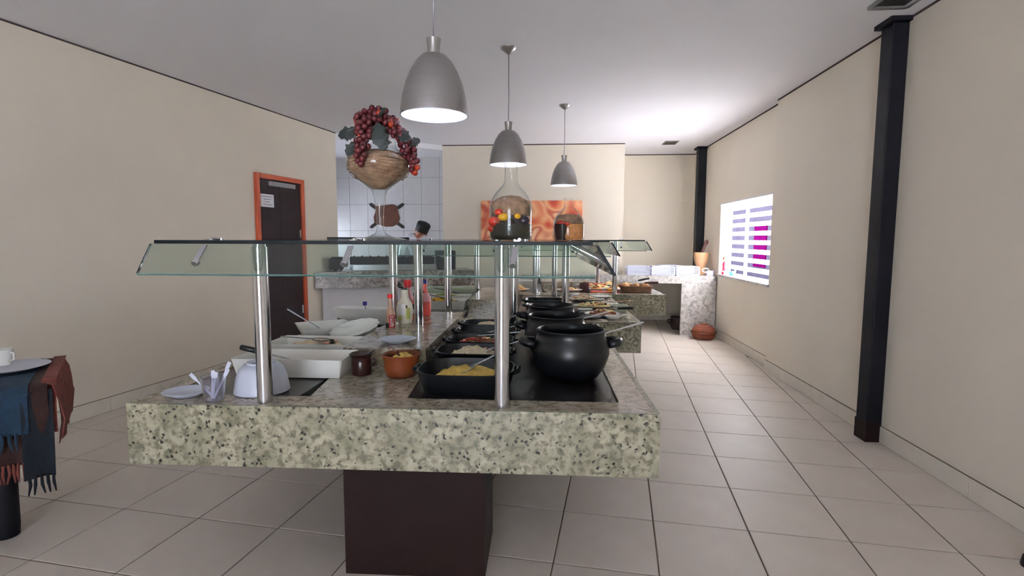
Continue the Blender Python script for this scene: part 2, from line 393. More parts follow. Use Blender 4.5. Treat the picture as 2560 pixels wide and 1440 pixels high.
# dark strips painted in for the shaded gap where walls meet the ceiling
for n, a in (('gap_shade_1', (XR - .006, XR, YF, Y_STEP)), ('gap_shade_2', (XR2 - .006, XR2, Y_STEP, YB)), ('gap_shade_3', (1.04, XR2, YB - .006, YB)), ('gap_shade_4', (-1.765, 1.04, YCOL - .006, YCOL))):
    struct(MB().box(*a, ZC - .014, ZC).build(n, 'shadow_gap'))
struct(MB().prism([(lx(YF), YF), (lx(Y_LE), Y_LE), (lx(Y_LE) + .006, Y_LE), (lx(YF) + .006, YF)], ZC - .012, ZC).build('gap_shade_5', 'shadow_gap'))
# plaster band on the back wall
struct(MB().box(1.04, XR2, YB - .012, YB, 2.06, 2.10).build('trim_6', 'wall_paint'))
# skirting of cut tiles
def skirting(name, p, q, h=.118, L=.45, t=.012, off=0):
    p, q = Vector(p), Vector(q); d = (q - p).normalized(); n = Vector((-d.y, d.x)); tot = (q - p).length
    base = struct(MB().prism([tuple(p), tuple(q), tuple(q + n * t * .5), tuple(p + n * t * .5)], 0, h).build(name, 'grout'))
    s = off - L
    while s < tot:
        a, b = max(s, 0) + .002, min(s + L, tot) - .002
        if b - a > .02: MB().prism([tuple(p + d * a), tuple(p + d * b), tuple(p + d * b + n * t), tuple(p + d * a + n * t)], .001, h - .003).build('skirting_tile', 'skirting_tile', base)
        s += L
skirting('baseboard_right', (XR, YF), (XR, Y_STEP), off=.27)
skirting('baseboard_right_far', (XR2, Y_STEP), (XR2, YB), off=.2)
skirting('baseboard_back', (XR2, YB), (1.04, YB))
skirting('baseboard_left', (lx(5.58), 5.58), (lx(YF), YF), off=.35)

# window with white louvre slats
wn = struct(bpy.data.objects.new('window_1', None)); C.objects.link(wn)
fx0, fx1 = XR2 + .11, XR2 + .15
for a in ((WY0, WY0 + .04, WZ0, WZ1), (WY1 - .04, WY1, WZ0, WZ1), (WY0 + .04, WY1 - .04, WZ1 - .04, WZ1), (WY0 + .04, WY1 - .04, WZ0, WZ0 + .03)):
    MB().box(fx0, fx1, a[0], a[1], a[2], a[3]).build('frame', 'window_slat', wn)
for y in (6.28, 7.12):
    MB().box(fx0 + .005, fx1 - .005, y - .022, y + .022, WZ0 + .03, WZ1 - .04).build('mullion', 'window_slat', wn)
nsl = 8; pitch = (WZ1 - WZ0 - .07) / nsl
for k in range(nsl):
    z = WZ0 + .03 + pitch * (k + .5) + .03
    MB().box(fx0 + .001, fx1 - .001, WY0 + .04, WY1 - .04, z - .026, z + .026).build('slat', 'window_slat', wn)
MB().box(XR2 - .02, fx0, WY0 - .02, WY1 + .02, WZ0 - .022, WZ0 + .004).build('window_sill', 'granite_bench', wn)
MB().box(XR2 - .012, XR2 + .02, WY0 - .02, WY1 + .02, WZ1, WZ1 + .02).build('head_trim', 'white_paint', wn)
MB().box(XR2 + .002, fx0, WY1 - .006, WY1 + .001, WZ0, WZ1).build('reveal', 'white_paint', wn)
MB().tube([(XR2 + .1, WY1 - .06, WZ1 - .05), (XR2 + .1, WY1 - .06, 1.22)], .004).build('pull_cord', 'steel_dull', wn)
# outside
struct(MB().box(XR2 + .2, 16, -8, 40, -.12, -.05).build('ground_outside', 'outside_ground'))
struct(MB().box(-12, 8, -16, YF - .2, -.12, -.02).build('pavement_outside', 'pavement'))
struct(MB().box(-6, 4, -5.6, YF - .2, 2.75, 2.9).build('added_shade_roof', 'white_paint'))  # unseen roof added to shade the ground and dim the front opening
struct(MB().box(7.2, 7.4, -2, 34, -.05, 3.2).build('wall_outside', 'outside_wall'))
struct(MB().box(XR2 + .2, 3.7, -8, 22, -.05, -.01).build('bounce_damper_outside', 'bounce_damper'))  # unseen dark strip added to cut steep bounce light through the window
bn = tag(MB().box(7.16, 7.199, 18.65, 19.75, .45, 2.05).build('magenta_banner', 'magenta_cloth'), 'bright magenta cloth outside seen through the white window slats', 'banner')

# door on the left wall
ang = math.atan2(1, LWM) - PI / 2            # wall runs along local +y turned by this
dr = struct(bpy.data.objects.new('door_1', None)); C.objects.link(dr)
DY0 = 5.62; dr.location = (lx(DY0), DY0, 0); dr.rotation_euler = (0, 0, ang)
DW, DH = .84, 2.13; FT = .055
MB().box(-.02, .035, 0, FT, 0, DH).build('frame_jamb', 'door_frame', dr, bevel=.004)
MB().box(-.02, .035, DW - FT, DW, 0, DH).build('frame_jamb', 'door_frame', dr, bevel=.004)
MB().box(-.02, .035, FT, DW - FT, DH - FT, DH).build('frame_head', 'door_frame', dr, bevel=.004)
MB().box(.001, .010, FT, DW / 2 - .016, .005, DH - FT).build('door_panel', 'door_wood', dr)
MB().box(.001, .010, DW / 2 - .010, DW - FT, .005, DH - FT).build('door_panel', 'door_wood', dr)
for z in (1.46, .52):
    MB().box(.010, .022, DW - FT - .05, DW - FT - .02, z - .05, z + .05).build('hinge', 'chrome', dr)
MB().box(.010, .04, .20, .66, 2.0, 2.055).build('door_closer', 'steel_dull', dr, bevel=.004)
sg = thing('door_notice', 'white paper notice taped to the dark wooden door', 'sign')
sg.location = Vector((lx(DY0), DY0, 0)) + Matrix.Rotation(ang, 3, 'Z') @ Vector((.0105, .085, 1.76)); sg.rotation_euler = (0, 0, ang)
MB().box(0, .0012, 0, .215, 0, .145).build('sheet', 'paper', sg)
for z, a, b in ((.118, .015, .2), (.088, .05, .165), (.058, .065, .145), (.028, .04, .18)):
    mb = MB(); y = a
    rnd = random.Random(int(z * 1000))
    while y < b: L = rnd.uniform(.006, .014); mb.box(.0012, .0016, y, min(y + L, b), z - .005, z + .005); y += L + .004
    mb.build('text_line', 'ink', sg)

# black steel columns against the right wall
for nme, a, lab in (('steel_column', (2.185, 2.288, 3.77, 3.90), 'tall black steel column at the right wall nearest the camera'), ('steel_column', (2.235, 2.358, 8.62, 8.78), 'black steel column in the far right corner behind the mortar')):
    t = thing(nme, lab, 'column', ((a[0] + a[1]) / 2, (a[2] + a[3]) / 2, 0))
    hx, hy = (a[1] - a[0]) / 2, (a[3] - a[2]) / 2
    MB().box(-hx, hx, -hy, hy, .0, ZC - .03).build('shaft', 'black_iron', t, bevel=.006)
    MB().box(-hx - .03, hx - .001, -hy - .03, hy + .03, ZC - .03, ZC - .001).build('cap_plate', 'black_iron', t)
    MB().box(-hx - .004, hx - .013, -hy - .004, hy + .004, .001, .14).build('base_sleeve', 'brown_laminate', t)
# ceiling fittings
t = thing('ceiling_vent', 'small grey vent grille in the far ceiling', 'vent', (1.71, 8.24, ZC))
MB().box(-.10, .10, -.15, .15, -.008, 0).build('frame', 'steel_dull', t)
for k in range(5): MB().box(-.085, .085, -.12 + k * .05, -.10 + k * .05, -.014, -.008).build('slat', 'shadow_gap', t)
t = thing('ceiling_downlight', 'dark square recessed downlight near the upper right corner', 'light', (2.05, 3.50, ZC))
MB().loft([rrect(.125, .125, .03, 0), rrect(.125, .125, .03, -.012), rrect(.10, .10, .025, -.012), rrect(.085, .085, .02, -.003)], False, True).build('bezel', 'steel_dull', t)
MB().box(-.084, .084, -.084, .084, -.005, -.0035).build('lens', 'black_plastic', t)

# ------------------------------------------------------------------ buffet stations
ROT = .0279
def station(corner, D, lab):
    t = thing('buffet_counter', lab, 'counter', (corner[0], corner[1], 0), ROT, 'buffet counters in a staggered row')
    Z0, Z1 = .548, .785; wf, wr_, wl_, wb = .135, .128, .07, .07; W = 2.0; e = .0012
    MB().box(-W, 0, 0, .02, Z0, Z1).build('front_apron', 'granite', t, bevel=.0015)
    MB().box(-.02, 0, .0205, D - .02, Z0, Z1).build('side_apron', 'granite', t)
    MB().box(-W, -W + .02, .0205, D - .02, Z0, Z1).build('side_apron', 'granite', t)
    MB().box(-W, 0, D - .0195, D, Z0, Z1).build('back_apron', 'granite', t)
    MB().prism([(-W + .02 + e, .02), (-.02 - e, .02), (-wr_ - e, wf), (-W + wl_ + e, wf)], Z1 - .02, Z1 - .0005).build('front_rim', 'granite_top', t)
    MB().prism([(-.02, .02 + 2 * e), (-.02, D - .02 - e), (-wr_, D - wb), (-wr_, wf + 2 * e)], Z1 - .02, Z1 - .0005).build('side_rim', 'granite_top', t)
    MB().prism([(-W + .02, .02 + 2 * e), (-W + .02, D - .02 - e), (-W + wl_, D - wb), (-W + wl_, wf + 2 * e)], Z1 - .02, Z1 - .0005).build('side_rim', 'granite_top', t)
    MB().prism([(-W + .02, D - .02), (-.02, D - .02), (-wr_, D - wb + e), (-W + wl_, D - wb + e)], Z1 - .02, Z1 - .0005).build('back_rim', 'granite_top', t)
    MB().box(-W + .02, -.02, .02, D - .02, Z0 + .01, Z1 - .021).build('under_board', 'joint', t)
    MB().box(-.985, -wr_, wf, D - wb, Z1 - .02, Z1 - .008).build('well', 'well_black', t)
    MB().box(-W + wl_, -1.40, wf, D - wb, Z1 - .02, Z1 - .008).build('well', 'well_grey', t)
    MB().prism([(-1.345, wf + .002), (-.955, wf + .002), (-.985, .68), (-1.41, .68)], Z1 - .02, Z1 - .0005).build('centre_slab', 'granite_top', t)
    MB().box(-1.41, -.995, .66, D - .075, Z1 - .02, .87).build('raised_ledge', 'granite_top', t, bevel=.002)
    MB().box(-.994, -.962, .66, D - .075, Z1 - .008, Z1 + .004).build('well_border', 'brown_laminate', t)
    MB().box(-1.245, -.655, .20, .56, 0, Z0).build('pedestal', 'brown_laminate', t)
    MB().box(-1.245, -.655, D - .56, D - .20, 0, Z0).build('pedestal', 'brown_laminate', t)
    return t
SH_Z = 1.402; XS0, XS1 = -1.835, -.255
def guard(corner, D, lab, mid=False, clamps=(-1.63, -1.10, -.52)):
    t = thing('sneeze_guard', lab, 'sneeze guard', (corner[0], corner[1], 0), ROT, 'glass sneeze guards on chrome posts')
    y0, y1 = -.02, D - .28; zt, zb = SH_Z, SH_Z - .013
    MB().box(XS0 + .003, XS1 - .003, y0 + .003, y1 - .003, zb, zt).build('shelf_pane', 'shelf_glass', t)
    ed = MB().box(XS0, XS1, y0, y0 + .003, zb, zt); ed.build('pane_edge', 'glass_edge', t)
    MB().box(XS0, XS1, y1 - .003, y1, zb, zt).build('pane_edge', 'glass_edge', t)
    MB().box(XS0, XS0 + .003, y0 + .003, y1 - .003, zb, zt).build('pane_edge', 'glass_edge', t)
    MB().box(XS1 - .003, XS1, y0 + .003, y1 - .003, zb, zt).build('pane_edge', 'glass_edge', t)
    # slanted front pane
    tp = (y0 - .012, zb - .004); bt = (y0 - .085, zb - .106); th = .007
    def slab(m_, n_, xa, xb, p, q):
        nrm = Vector((q[1] - p[1], -(q[0] - p[0]))).normalized() * th
        MB().add([(xa, p[0], p[1]), (xb, p[0], p[1]), (xb, q[0], q[1]), (xa, q[0], q[1]), (xa, p[0] + nrm.x, p[1] + nrm.y), (xb, p[0] + nrm.x, p[1] + nrm.y), (xb, q[0] + nrm.x, q[1] + nrm.y), (xa, q[0] + nrm.x, q[1] + nrm.y)],
                 [(0, 1, 2, 3), (4, 7, 6, 5), (0, 4, 5, 1), (1, 5, 6, 2), (2, 6, 7, 3), (3, 7, 4, 0)]).build(n_, m_, t)
    slab('panel_glass', 'front_pane', XS0, XS1, tp, bt)
    bt2 = (bt[0] - .002, bt[1] - .003)
    slab('glass_edge_light', 'pane_edge', XS0, XS1, bt, bt2)
    slab('glass_edge', 'pane_edge', XS0 - .003, XS0, tp, bt)
    # slanted pane on the customer side
    xt, xb_ = XS1 + .012, XS1 + .075
    MB().add([(xt, y0, zb - .004), (xb_, y0, zb - .106), (xb_, y1, zb - .106), (xt, y1, zb - .004), (xt + .006, y0, zb), (xb_ + .006, y0, zb - .102), (xb_ + .006, y1, zb - .102), (xt + .006, y1, zb)],
             [(0, 1, 2, 3), (4, 7, 6, 5), (1, 5, 6, 2), (0, 3, 7, 4), (2, 6, 7, 3), (0, 4, 5, 1)]).build('side_pane', 'panel_glass', t)
    MB().add([(xt - .001, y0 - .003, zb - .004), (xb_ - .001, y0 - .003, zb - .108), (xb_ - .001, y0, zb - .108), (xt - .001, y0, zb - .004), (xt + .007, y0 - .003, zb + .001), (xb_ + .008, y0 - .003, zb - .102), (xb_ + .008, y0, zb - .102), (xt + .007, y0, zb + .001)],
             [(0, 1, 2, 3), (4, 7, 6, 5), (1, 5, 6, 2), (0, 3, 7, 4), (2, 6, 7, 3), (0, 4, 5, 1)]).build('pane_edge', 'glass_edge', t)
    ps = [(-1.485, .055, .786), (-.575, .055, .786), (-1.455, D - .31, .786), (-.615, D - .31, .786)]
    if mid: ps.append((-1.205, 1.42, .8705))
    for x, y, z in ps:
        p = MB().lathe([(.0, z), (.0285, z), (.0285, zb - .012), (.024, zb - .010), (.024, zb - .001), (0, zb - .001)], 24, (x, y, 0)).build('post', 'chrome', t, True, auto=40)
    mid_y = (tp[0] + bt[0]) / 2; mid_z = (tp[1] + bt[1]) / 2
    for x in clamps:
        cl = MB().tube([(x + .014, y0 + .045, zt + .004), (x + .010, y0 + .0, zt + .006)], .006, 8)
        cl.box(x - .008, x + .012, y0 - .014, y0 + .05, zt, zt + .004)
        cl.add([(x - .010, tp[0] - .009, tp[1]), (x + .010, tp[0] - .009, tp[1]), (x + .002, mid_y - .010, mid_z), (x - .018, mid_y - .010, mid_z), (x - .010, tp[0] - .015, tp[1]), (x + .010, tp[0] - .015, tp[1]), (x + .002, mid_y - .016, mid_z), (x - .018, mid_y - .016, mid_z)],
               [(0, 3, 2, 1), (4, 5, 6, 7), (0, 1, 5, 4), (1, 2, 6, 5), (2, 3, 7, 6), (3, 0, 4, 7)])
        c_ = cl.build('clamp', 'chrome', t)
        MB().lathe([(0, 0), (.013, 0), (.013, .012), (.010, .016), (0, .016)], 16, (0, 0, 0), M=Matrix.Translation((x - .010, mid_y - .010, mid_z - .006)) @ Matrix.Rotation(PI / 2 + .6, 4, 'X')).build('knob', 'chrome', c_, True, auto=40)
        for dx in (-.006, .03): MB().lathe([(0, 0), (.009, 0), (.009, .008), (0, .009)], 14, (x + dx, y0 + .03, zt)).build('bolt', 'chrome', c_, True, auto=40)
    for k in range(3):
        MB().lathe([(0, -.003), (.008, -.003), (.008, .012), (0, .012)], 12, M=Matrix.Translation((xt + .016, y0 + .12 + k * .45, zb - .018)) @ Matrix.Rotation(1.0, 4, 'Y')).build('side_bolt', 'black_plastic', t, True, auto=40)
    return t
S1, S2, S3 = (.385, 1.875), (.66, 4.01), (1.262, 6.06)
D1, D2, D3 = 2.05, 1.98, 1.72
station(S1, D1, 'speckled granite buffet counter nearest the camera on a dark brown pedestal')
station(S2, D2, 'middle granite buffet counter with platters behind the black pots')
station(S3, D3, 'farthest granite buffet counter in front of the granite bench')
guard(S1, D1, 'nearest glass sneeze guard carrying the grape goblet and bottles', True)
guard(S2, D2, 'middle glass sneeze guard on chrome posts behind the first one')
guard(S3, D3, 'farthest glass sneeze guard near the granite bench')

# ------------------------------------------------------------------ pendant lamps
def pendant(loc, zrim, lab):
    t = thing('pendant_lamp', lab, 'lamp', (loc[0], loc[1], ZC), 0, 'aluminium pendant lamps over the buffet')
    d = zrim - ZC
    MB().lathe([(0, 0), (.062, 0), (.058, -.012), (.03, -.034), (.012, -.046), (.008, -.05), (0, -.05)], 28).build('canopy', 'brushed_metal', t, True, auto=50)
    MB().tube([(0, 0, -.05), (.002, 0, d * .4), (0, 0, d + .325)], .0035, 8).build('cord', 'steel_dull', t, True)
    MB().lathe([(0, d + .325), (.032, d + .325), (.027, d + .29), (.026, d + .262), (.034, d + .255)], 24).build('socket_cap', 'brushed_metal', t, True, auto=50)
    pr = [(.030, .262), (.055, .252), (.080, .226), (.104, .185), (.124, .135), (.138, .080), (.1455, .030), (.147, .0)]
    MB().lathe([(r, d + z) for r, z in pr], 48).build('shade', 'brushed_metal', t, True)
    MB().lathe([(r - .0025, d + z - .002) for r, z in pr[:-1]] + [(.1445, d + .0005)], 48).build('reflector', 'lamp_white', t, True)
    MB().lathe([(.144, d), (.148, d), (.148, d + .003), (.144, d + .003), (.144, d)], 48).build('rim', 'chrome', t, True, auto=40)
    MB().lathe([(0, d + .05), (.016, d + .052), (.028, d + .072), (.030, d + .095), (.024, d + .125), (.014, d + .15), (.013, d + .2), (0, d + .2)], 20).build('light_bulb', 'bulb', t, True)
    return t
pendant((-.533, 2.33), 1.945, 'largest brushed metal pendant lamp hanging in front of the others')
pendant((-.368, 4.14), 1.981, 'middle brushed metal pendant lamp above the tall glass bottle')
pendant((.090, 5.90), 1.996, 'smallest and farthest pendant lamp near the painting')

# ------------------------------------------------------------------ kitchen bar, bench and far things
A, B = Vector((-3.135, 6.60)), Vector((-1.12, 7.33)); dn = (B - A).normalized(); nn = Vector((-dn.y, dn.x))
P = lambda s, o: tuple(A + dn * s + nn * o)
LB = (B - A).length
t = thing('kitchen_bar', 'grey granite serving bar in front of the tiled kitchen', 'counter')
MB().prism([P(.04, .03), P(LB, .03), P(LB, .66), P(.46, .66)], .93, .97).build('bar_top', 'granite_bar', t)
MB().prism([P(.03, 0), P(LB, 0), P(LB, .03), P(.04, .03)], .755, .97).build('front_apron', 'granite_bar', t)
MB().prism([P(.10, .14), P(LB - .05, .14), P(LB - .05, .24), P(.15, .24)], 0, .93).build('bar_wall', 'white_paint', t)
t = thing('bar_shelf', 'glass shelf over the kitchen bar at the left wall', 'shelf')
MB().prism([P(.18, .12), P(1.25, .12), P(1.25, .60), P(.36, .60)], 1.402, 1.412).build('shelf_pane', 'shelf_glass', t)
MB().prism([P(.18, .112), P(1.25, .112), P(1.25, .12), P(.18, .12)], 1.396, 1.424).build('pane_edge', 'glass_edge', t)
for s in (.46, 1.15): MB().lathe([(0, .97), (.014, .97), (.014, 1.402), (0, 1.402)], 14, (*P(s, .55), 0)).build('post', 'chrome', t, True, auto=40)
t = thing('charcoal_grill', 'long dark grill with a steel body on the kitchen bar', 'grill')
MB().prism([P(.50, .14), P(1.62, .14), P(1.62, .5), P(.50, .5)], .972, 1.055).build('body', 'steel', t, bevel=.004)
MB().prism([P(.46, .16), P(1.60, .16), P(1.60, .48), P(.46, .48)], 1.056, 1.155).build('firebox', 'black_enamel', t, bevel=.006)
for k in range(9): MB().prism([P(.50 + k * .11, .17), P(.52 + k * .11, .17), P(.52 + k * .11, .47), P(.50 + k * .11, .47)], 1.156, 1.168).build('grate_bar', 'black_iron', t)
t = thing('gas_burner', 'small black burner at the left end of the kitchen bar', 'burner')
MB().prism([P(.19, .16), P(.37, .16), P(.37, .36), P(.25, .36)], .99, 1.14).build('body', 'black_enamel', t, bevel=.006)
for s in (.26, .33): MB().prism([P(s, .18), P(s + .02, .18), P(s + .02, .34), P(s, .34)], .971, .99).build('leg', 'black_iron', t)
MB().lathe([(.03, 1.142), (.075, 1.142), (.075, 1.155), (.03, 1.155), (.03, 1.142)], 20, (*P(.29, .26), 0)).build('ring', 'black_iron', t)
t = thing('toaster_oven', 'dark grey toaster oven at the right end of the grill', 'oven')
o = MB().prism([P(1.64, .16), P(1.90, .16), P(1.90, .46), P(1.64, .46)], .972, 1.24).build('body', 'black_enamel', t, bevel=.01)
MB().prism([P(1.66, .152), P(1.83, .152), P(1.83, .158), P(1.66, .158)], 1.0, 1.14).build('door_glass', 'black_plastic', t)
MB().prism([P(1.68, .13), P(1.82, .13), P(1.82, .142), P(1.68, .142)], 1.15, 1.162).build('handle', 'steel_dull', t)

t = thing('granite_bench', 'pale granite bench with a waterfall leg along the back wall', 'bench')
MB().prism([(-.5, 7.88), (XR2 - .012, 7.88), (XR2 - .012, 8.6), (2.23, 8.6), (2.23, YB - .02), (1.05, YB - .02), (1.05, 8.24), (-.5, 8.24)], .845, .88).build('bench_top', 'granite_bench', t)
MB().box(-.5, XR2 - .012, 7.85, 7.879, .768, .88).build('front_apron', 'granite_bench', t)
MB().box(1.855, XR2 - .014, 7.85, 7.90, 0, .767).build('leg_panel', 'granite_bench', t)
MB().box(-.46, -.40, 7.86, 8.22, 0, .767).build('leg_panel', 'granite_bench', t)

# crates
def crate(loc, rz, lab):
    t = thing('plastic_crate', lab, 'crate', loc, rz, 'white plastic crates on the granite bench')
    hx, hy, h = .16, .12, .135; q = .006
    MB().box(-hx, hx, -hy, hy, 0, .006).build('bottom', 'white_plastic', t)
    mb = MB()
    for s in (-1, 1):
        mb.box(-hx, hx, s * hy - q / 2, s * hy + q / 2, h - .018, h); mb.box(s * hx - q / 2, s * hx + q / 2, -hy, hy, h - .018, h)
    mb.build('rim', 'white_plastic', t)
    for sx_ in (-1, 1):
        for sy_ in (-1, 1): MB().box(sx_ * hx - .008, sx_ * hx + .008, sy_ * hy - .008, sy_ * hy + .008, .006, h - .018).build('corner_post', 'white_plastic', t)
    for k in range(4):
        z = .012 + k * .026
        for s in (-1, 1):
            MB().box(-hx + .008, hx - .008, s * hy - q / 3, s * hy + q / 3, z, z + .017).build('slat', 'white_plastic', t)
            MB().box(s * hx - q / 3, s * hx + q / 3, -hy + .008, hy - .008, z, z + .017).build('slat', 'white_plastic', t)
    return t
c0 = crate((1.245, 8.06, .8805), .02, 'leftmost white slatted plastic crate on the granite bench')
dup(c0, (1.60, 8.03, .8805), -.03, 'middle white slatted plastic crate on the granite bench')
dup(c0, (1.95, 8.03, .8805), .02, 'rightmost white slatted plastic crate beside the wooden mortar')
dup(c0, (1.76, 8.32, .8805), .1, 'white plastic crate standing behind the others by the wall')

t = thing('wooden_mortar', 'tall wooden mortar with a dark pestle beside the window', 'mortar', (2.215, 8.22, .8805))
MB().lathe([(0, 0), (.088, 0), (.086, .02), (.070, .05), (.062, .09), (.075, .14), (.098, .21), (.108, .29), (.104, .335), (.088, .335), (.082, .28), (.05, .2), (0, .17)], 32).build('cup', 'wood_light', t, True, auto=50)
MB().tube([(-.03, 0, .2), (0, 0, .31), (.05, .0, .44), (.075, .0, .50), (.082, .0, .525)], [.03, .021, .024, .032, .014], 12).build('pestle', 'wood_dark', t, True)
t = thing('white_scoop', 'white plastic scoop with a looped handle by the mortar', 'scoop', (2.275, 7.95, .8805), .1)
MB().lathe([(0, 0), (.05, 0), (.058, .05), (.06, .075), (.055, .075), (.05, .01), (0, .01)], 24).build('cup', 'white_plastic', t, True, auto=50)
MB().tube([(.05 * math.cos(a) - .07, -.02, .08 + .028 * math.sin(a)) for a in [2 * PI * k / 16 for k in range(17)]], .009, 8).build('handle', 'white_plastic', t, True)
t = thing('figurine', 'small figurine in red standing at the corner of the window sill', 'figurine', (2.41, 7.72, .917))
MB().lathe([(0, 0), (.035, 0), (.032, .05), (.024, .1), (.03, .14), (.026, .17), (.01, .185), (0, .185)], 18).build('dress', 'figure_red', t, True, auto=60)
MB().ell((0, 0, .215), (.022, .022, .028)).build('head', 'skin', t, True)
MB().ell((0, .006, .222), (.025, .024, .03)).build('hair', 'leather', t, True)
MB().tube([(-.024, 0, .155), (-.05, -.01, .13), (-.04, -.025, .105)], .008).build('arm', 'skin', t, True)
for nme, lab, x, y, m_ in (('bird_figurine', 'white bird figurine on the window sill left of the red one', 2.40, 7.60, 'white_ceramic'), ('bird_figurine', 'blue and white bird figurine on the window sill right of the red one', 2.43, 7.44, 'figure_blue')):
    t = thing(nme, lab, 'figurine', (x, y, .917), random.random())
    MB().ell((0, 0, .032), (.042, .03, .032)).build('body', m_, t, True)
    MB().tube([(.03, 0, .04), (.045, 0, .075), (.04, 0, .095)], [.016, .011, .009]).build('neck', 'white_ceramic', t, True)
    MB().ell((.045, 0, .102), (.018, .013, .013)).build('head', 'white_ceramic', t, True)
    MB().add([(-.03, -.012, .03), (-.03, .012, .03), (-.075, .014, .062), (-.075, -.014, .062), (-.03, -.012, .042), (-.03, .012, .042), (-.075, .014, .068), (-.075, -.014, .068)], [(0, 1, 2, 3), (4, 7, 6, 5), (0, 4, 5, 1), (1, 5, 6, 2), (2, 6, 7, 3), (3, 7, 4, 0)]).build('tail', m_, t)

# clay bowls on the floor
t = thing('clay_bowl', 'lower terracotta bowl on the floor beside the granite leg', 'bowl', (2.13, 7.62, 0), 0, 'terracotta bowls stacked on the floor')
MB().lathe([(0, 0), (.12, 0), (.155, .04), (.17, .09), (.178, .10), (.172, .105), (.15, .06), (.11, .02), (0, .015)], 32).build('bowl_body', 'terracotta_dull', t, True, auto=60)
MB().lathe([(.172, .088), (.184, .094), (.180, .104), (.172, .104), (.172, .088)], 32).build('rim', 'terracotta', t, True)
t = thing('clay_bowl', 'upper terracotta bowl upturned on the floor stack', 'bowl', (2.13, 7.62, .1055), 0, 'terracotta bowls stacked on the floor')
MB().lathe([(.158, 0), (.162, .012), (.15, .045), (.11, .085), (.06, .10), (0, .10)], 32).build('bowl_body', 'terracotta_dull', t, True, auto=60)
MB().lathe([(.03, .098), (.05, .10), (.05, .112), (0, .112)], 24).build('foot', 'terracotta_dull', t, True, auto=40)
t = thing('clay_pot', 'dark brown clay pot on the floor under the bench', 'pot', (1.95, 8.42, 0))
MB().lathe([(0, 0), (.09, 0), (.12, .06), (.125, .12), (.105, .17), (.118, .195), (.108, .198), (.095, .17), (.11, .12), (.08, .02), (0, .02)], 28).build('pot_body', 'dark_clay', t, True, auto=60)
for s in (-1, 1): MB().tube([(s * .118, 0, .09), (s * .155, 0, .11), (s * .155, 0, .14), (s * .112, 0, .155)], .012).build('handle', 'dark_clay', t, True)

# painting and hide
t = thing('wall_painting', 'long canvas of orange and red petals on the pier wall', 'painting', (-.372, YCOL - .022, 1.70))
MB().box(-.785, .785, 0, .021, -.30, .30).build('canvas', 'canvas_print', t)
MB().box(-.80, .80, -.002, .021, -.325, -.302).build('bottom_batten', 'white_paint', t)
t = thing('hide_ornament', 'brown leather hide with dark legs hung on white kitchen tiles', 'ornament', (-2.91, YK - .013, 1.80))
body = [(-.20, .16), (-.12, .175), (0, .185), (.10, .20), (.19, .165), (.205, .06), (.23, -.04), (.20, -.14), (.10, -.185), (-.02, -.19), (-.14, -.16), (-.225, -.12), (-.235, -.02), (-.2, .07)]
Mh = Matrix.Rotation(PI / 2, 4, 'X')
MB().prism(body, -.012, 0, Mh).build('hide', 'leather', t, bevel=.004)
for sx_, sy_ in ((-1, 1), (1, 1), (-1, -1), (1, -1)):
    MB().prism([(sx_ * .17, sy_ * .15), (sx_ * .21, sy_ * .11), (sx_ * .29, sy_ * .165), (sx_ * .315, sy_ * .205), (sx_ * .27, sy_ * .22)], -.015, -.001, Mh).build('leg', 'leather_dark', t, bevel=.004)

# cook behind the bar
t = thing('person', 'cook in a white coat and black cap bending behind the bar', 'person', (-2.30, 8.25, 0))
def skin_obj(name, verts, edges, rad, m_, parent, sub=2):
    me = bpy.data.meshes.new(name); me.from_pydata(verts, edges, []); me.materials.append(MATS[m_])
    o = bpy.data.objects.new(name, me); C.objects.link(o); o.parent = parent
    o.modifiers.new('skin', 'SKIN').use_smooth_shade = True
    sv = me.skin_vertices[0].data
    for i, r in enumerate(rad): sv[i].radius = r if isinstance(r, tuple) else (r, r)
    sv[0].use_root = True
    s_ = o.modifiers.new('subdivision', 'SUBSURF'); s_.levels = sub; s_.render_levels = sub
    return o
J = [(-.06, .02, .92), (-.03, .0, 1.12), (-.02, -.04, 1.385), (.09, -.08, 1.43), (.16, -.10, 1.455), (.22, -.13, 1.51), (.235, -.14, 1.565),
     (-.04, .14, 1.36), (.06, .18, 1.12), (.22, -.06, 1.03), (.29, -.16, 1.02),
     (.10, -.22, 1.34), (.17, -.26, 1.13), (.30, -.36, 1.05), (.36, -.42, 1.03),
     (-.09, .11, .86), (-.05, .11, .48), (-.09, .12, .09), (.05, .12, .04), (-.06, -.09, .86), (-.02, -.09, .48), (-.06, -.10, .09), (.08, -.10, .04)]
E_ = [(0, 1), (1, 2), (2, 3), (3, 4), (4, 5), (5, 6), (2, 7), (7, 8), (8, 9), (9, 10), (2, 11), (11, 12), (12, 13), (13, 14), (0, 15), (15, 16), (16, 17), (17, 18), (0, 19), (19, 20), (20, 21), (21, 22)]
RB = [.12, .125, .13, .07, .05, .085, .075, .055, .042, .033, .03, .055, .042, .033, .03, .08, .055, .04, .035, .08, .055, .04, .035]
skin_obj('body', J, E_, RB, 'skin', t)
ci = [0, 1, 2, 3, 7, 8, 9, 11, 12, 13]; mp = {k: n for n, k in enumerate(ci)}
skin_obj('coat', [J[k] for k in ci], [(mp[a], mp[b]) for a, b in E_ if a in mp and b in mp], [.165, .18, .21, .12, .10, .07, .05, .10, .07, .05], 'coat_white', t)
ti = [0, 15, 16, 17, 19, 20, 21]; mp = {k: n for n, k in enumerate(ti)}
skin_obj('trousers', [J[k] for k in ti], [(mp[a], mp[b]) for a, b in E_ if a in mp and b in mp], [.14, .10, .075, .06, .10, .075, .06], 'trousers', t)
Mc = Matrix.Translation((.235, -.135, 1.555)) @ Matrix.Rotation(.45, 4, 'Y') @ Matrix.Rotation(.25, 4, 'X')
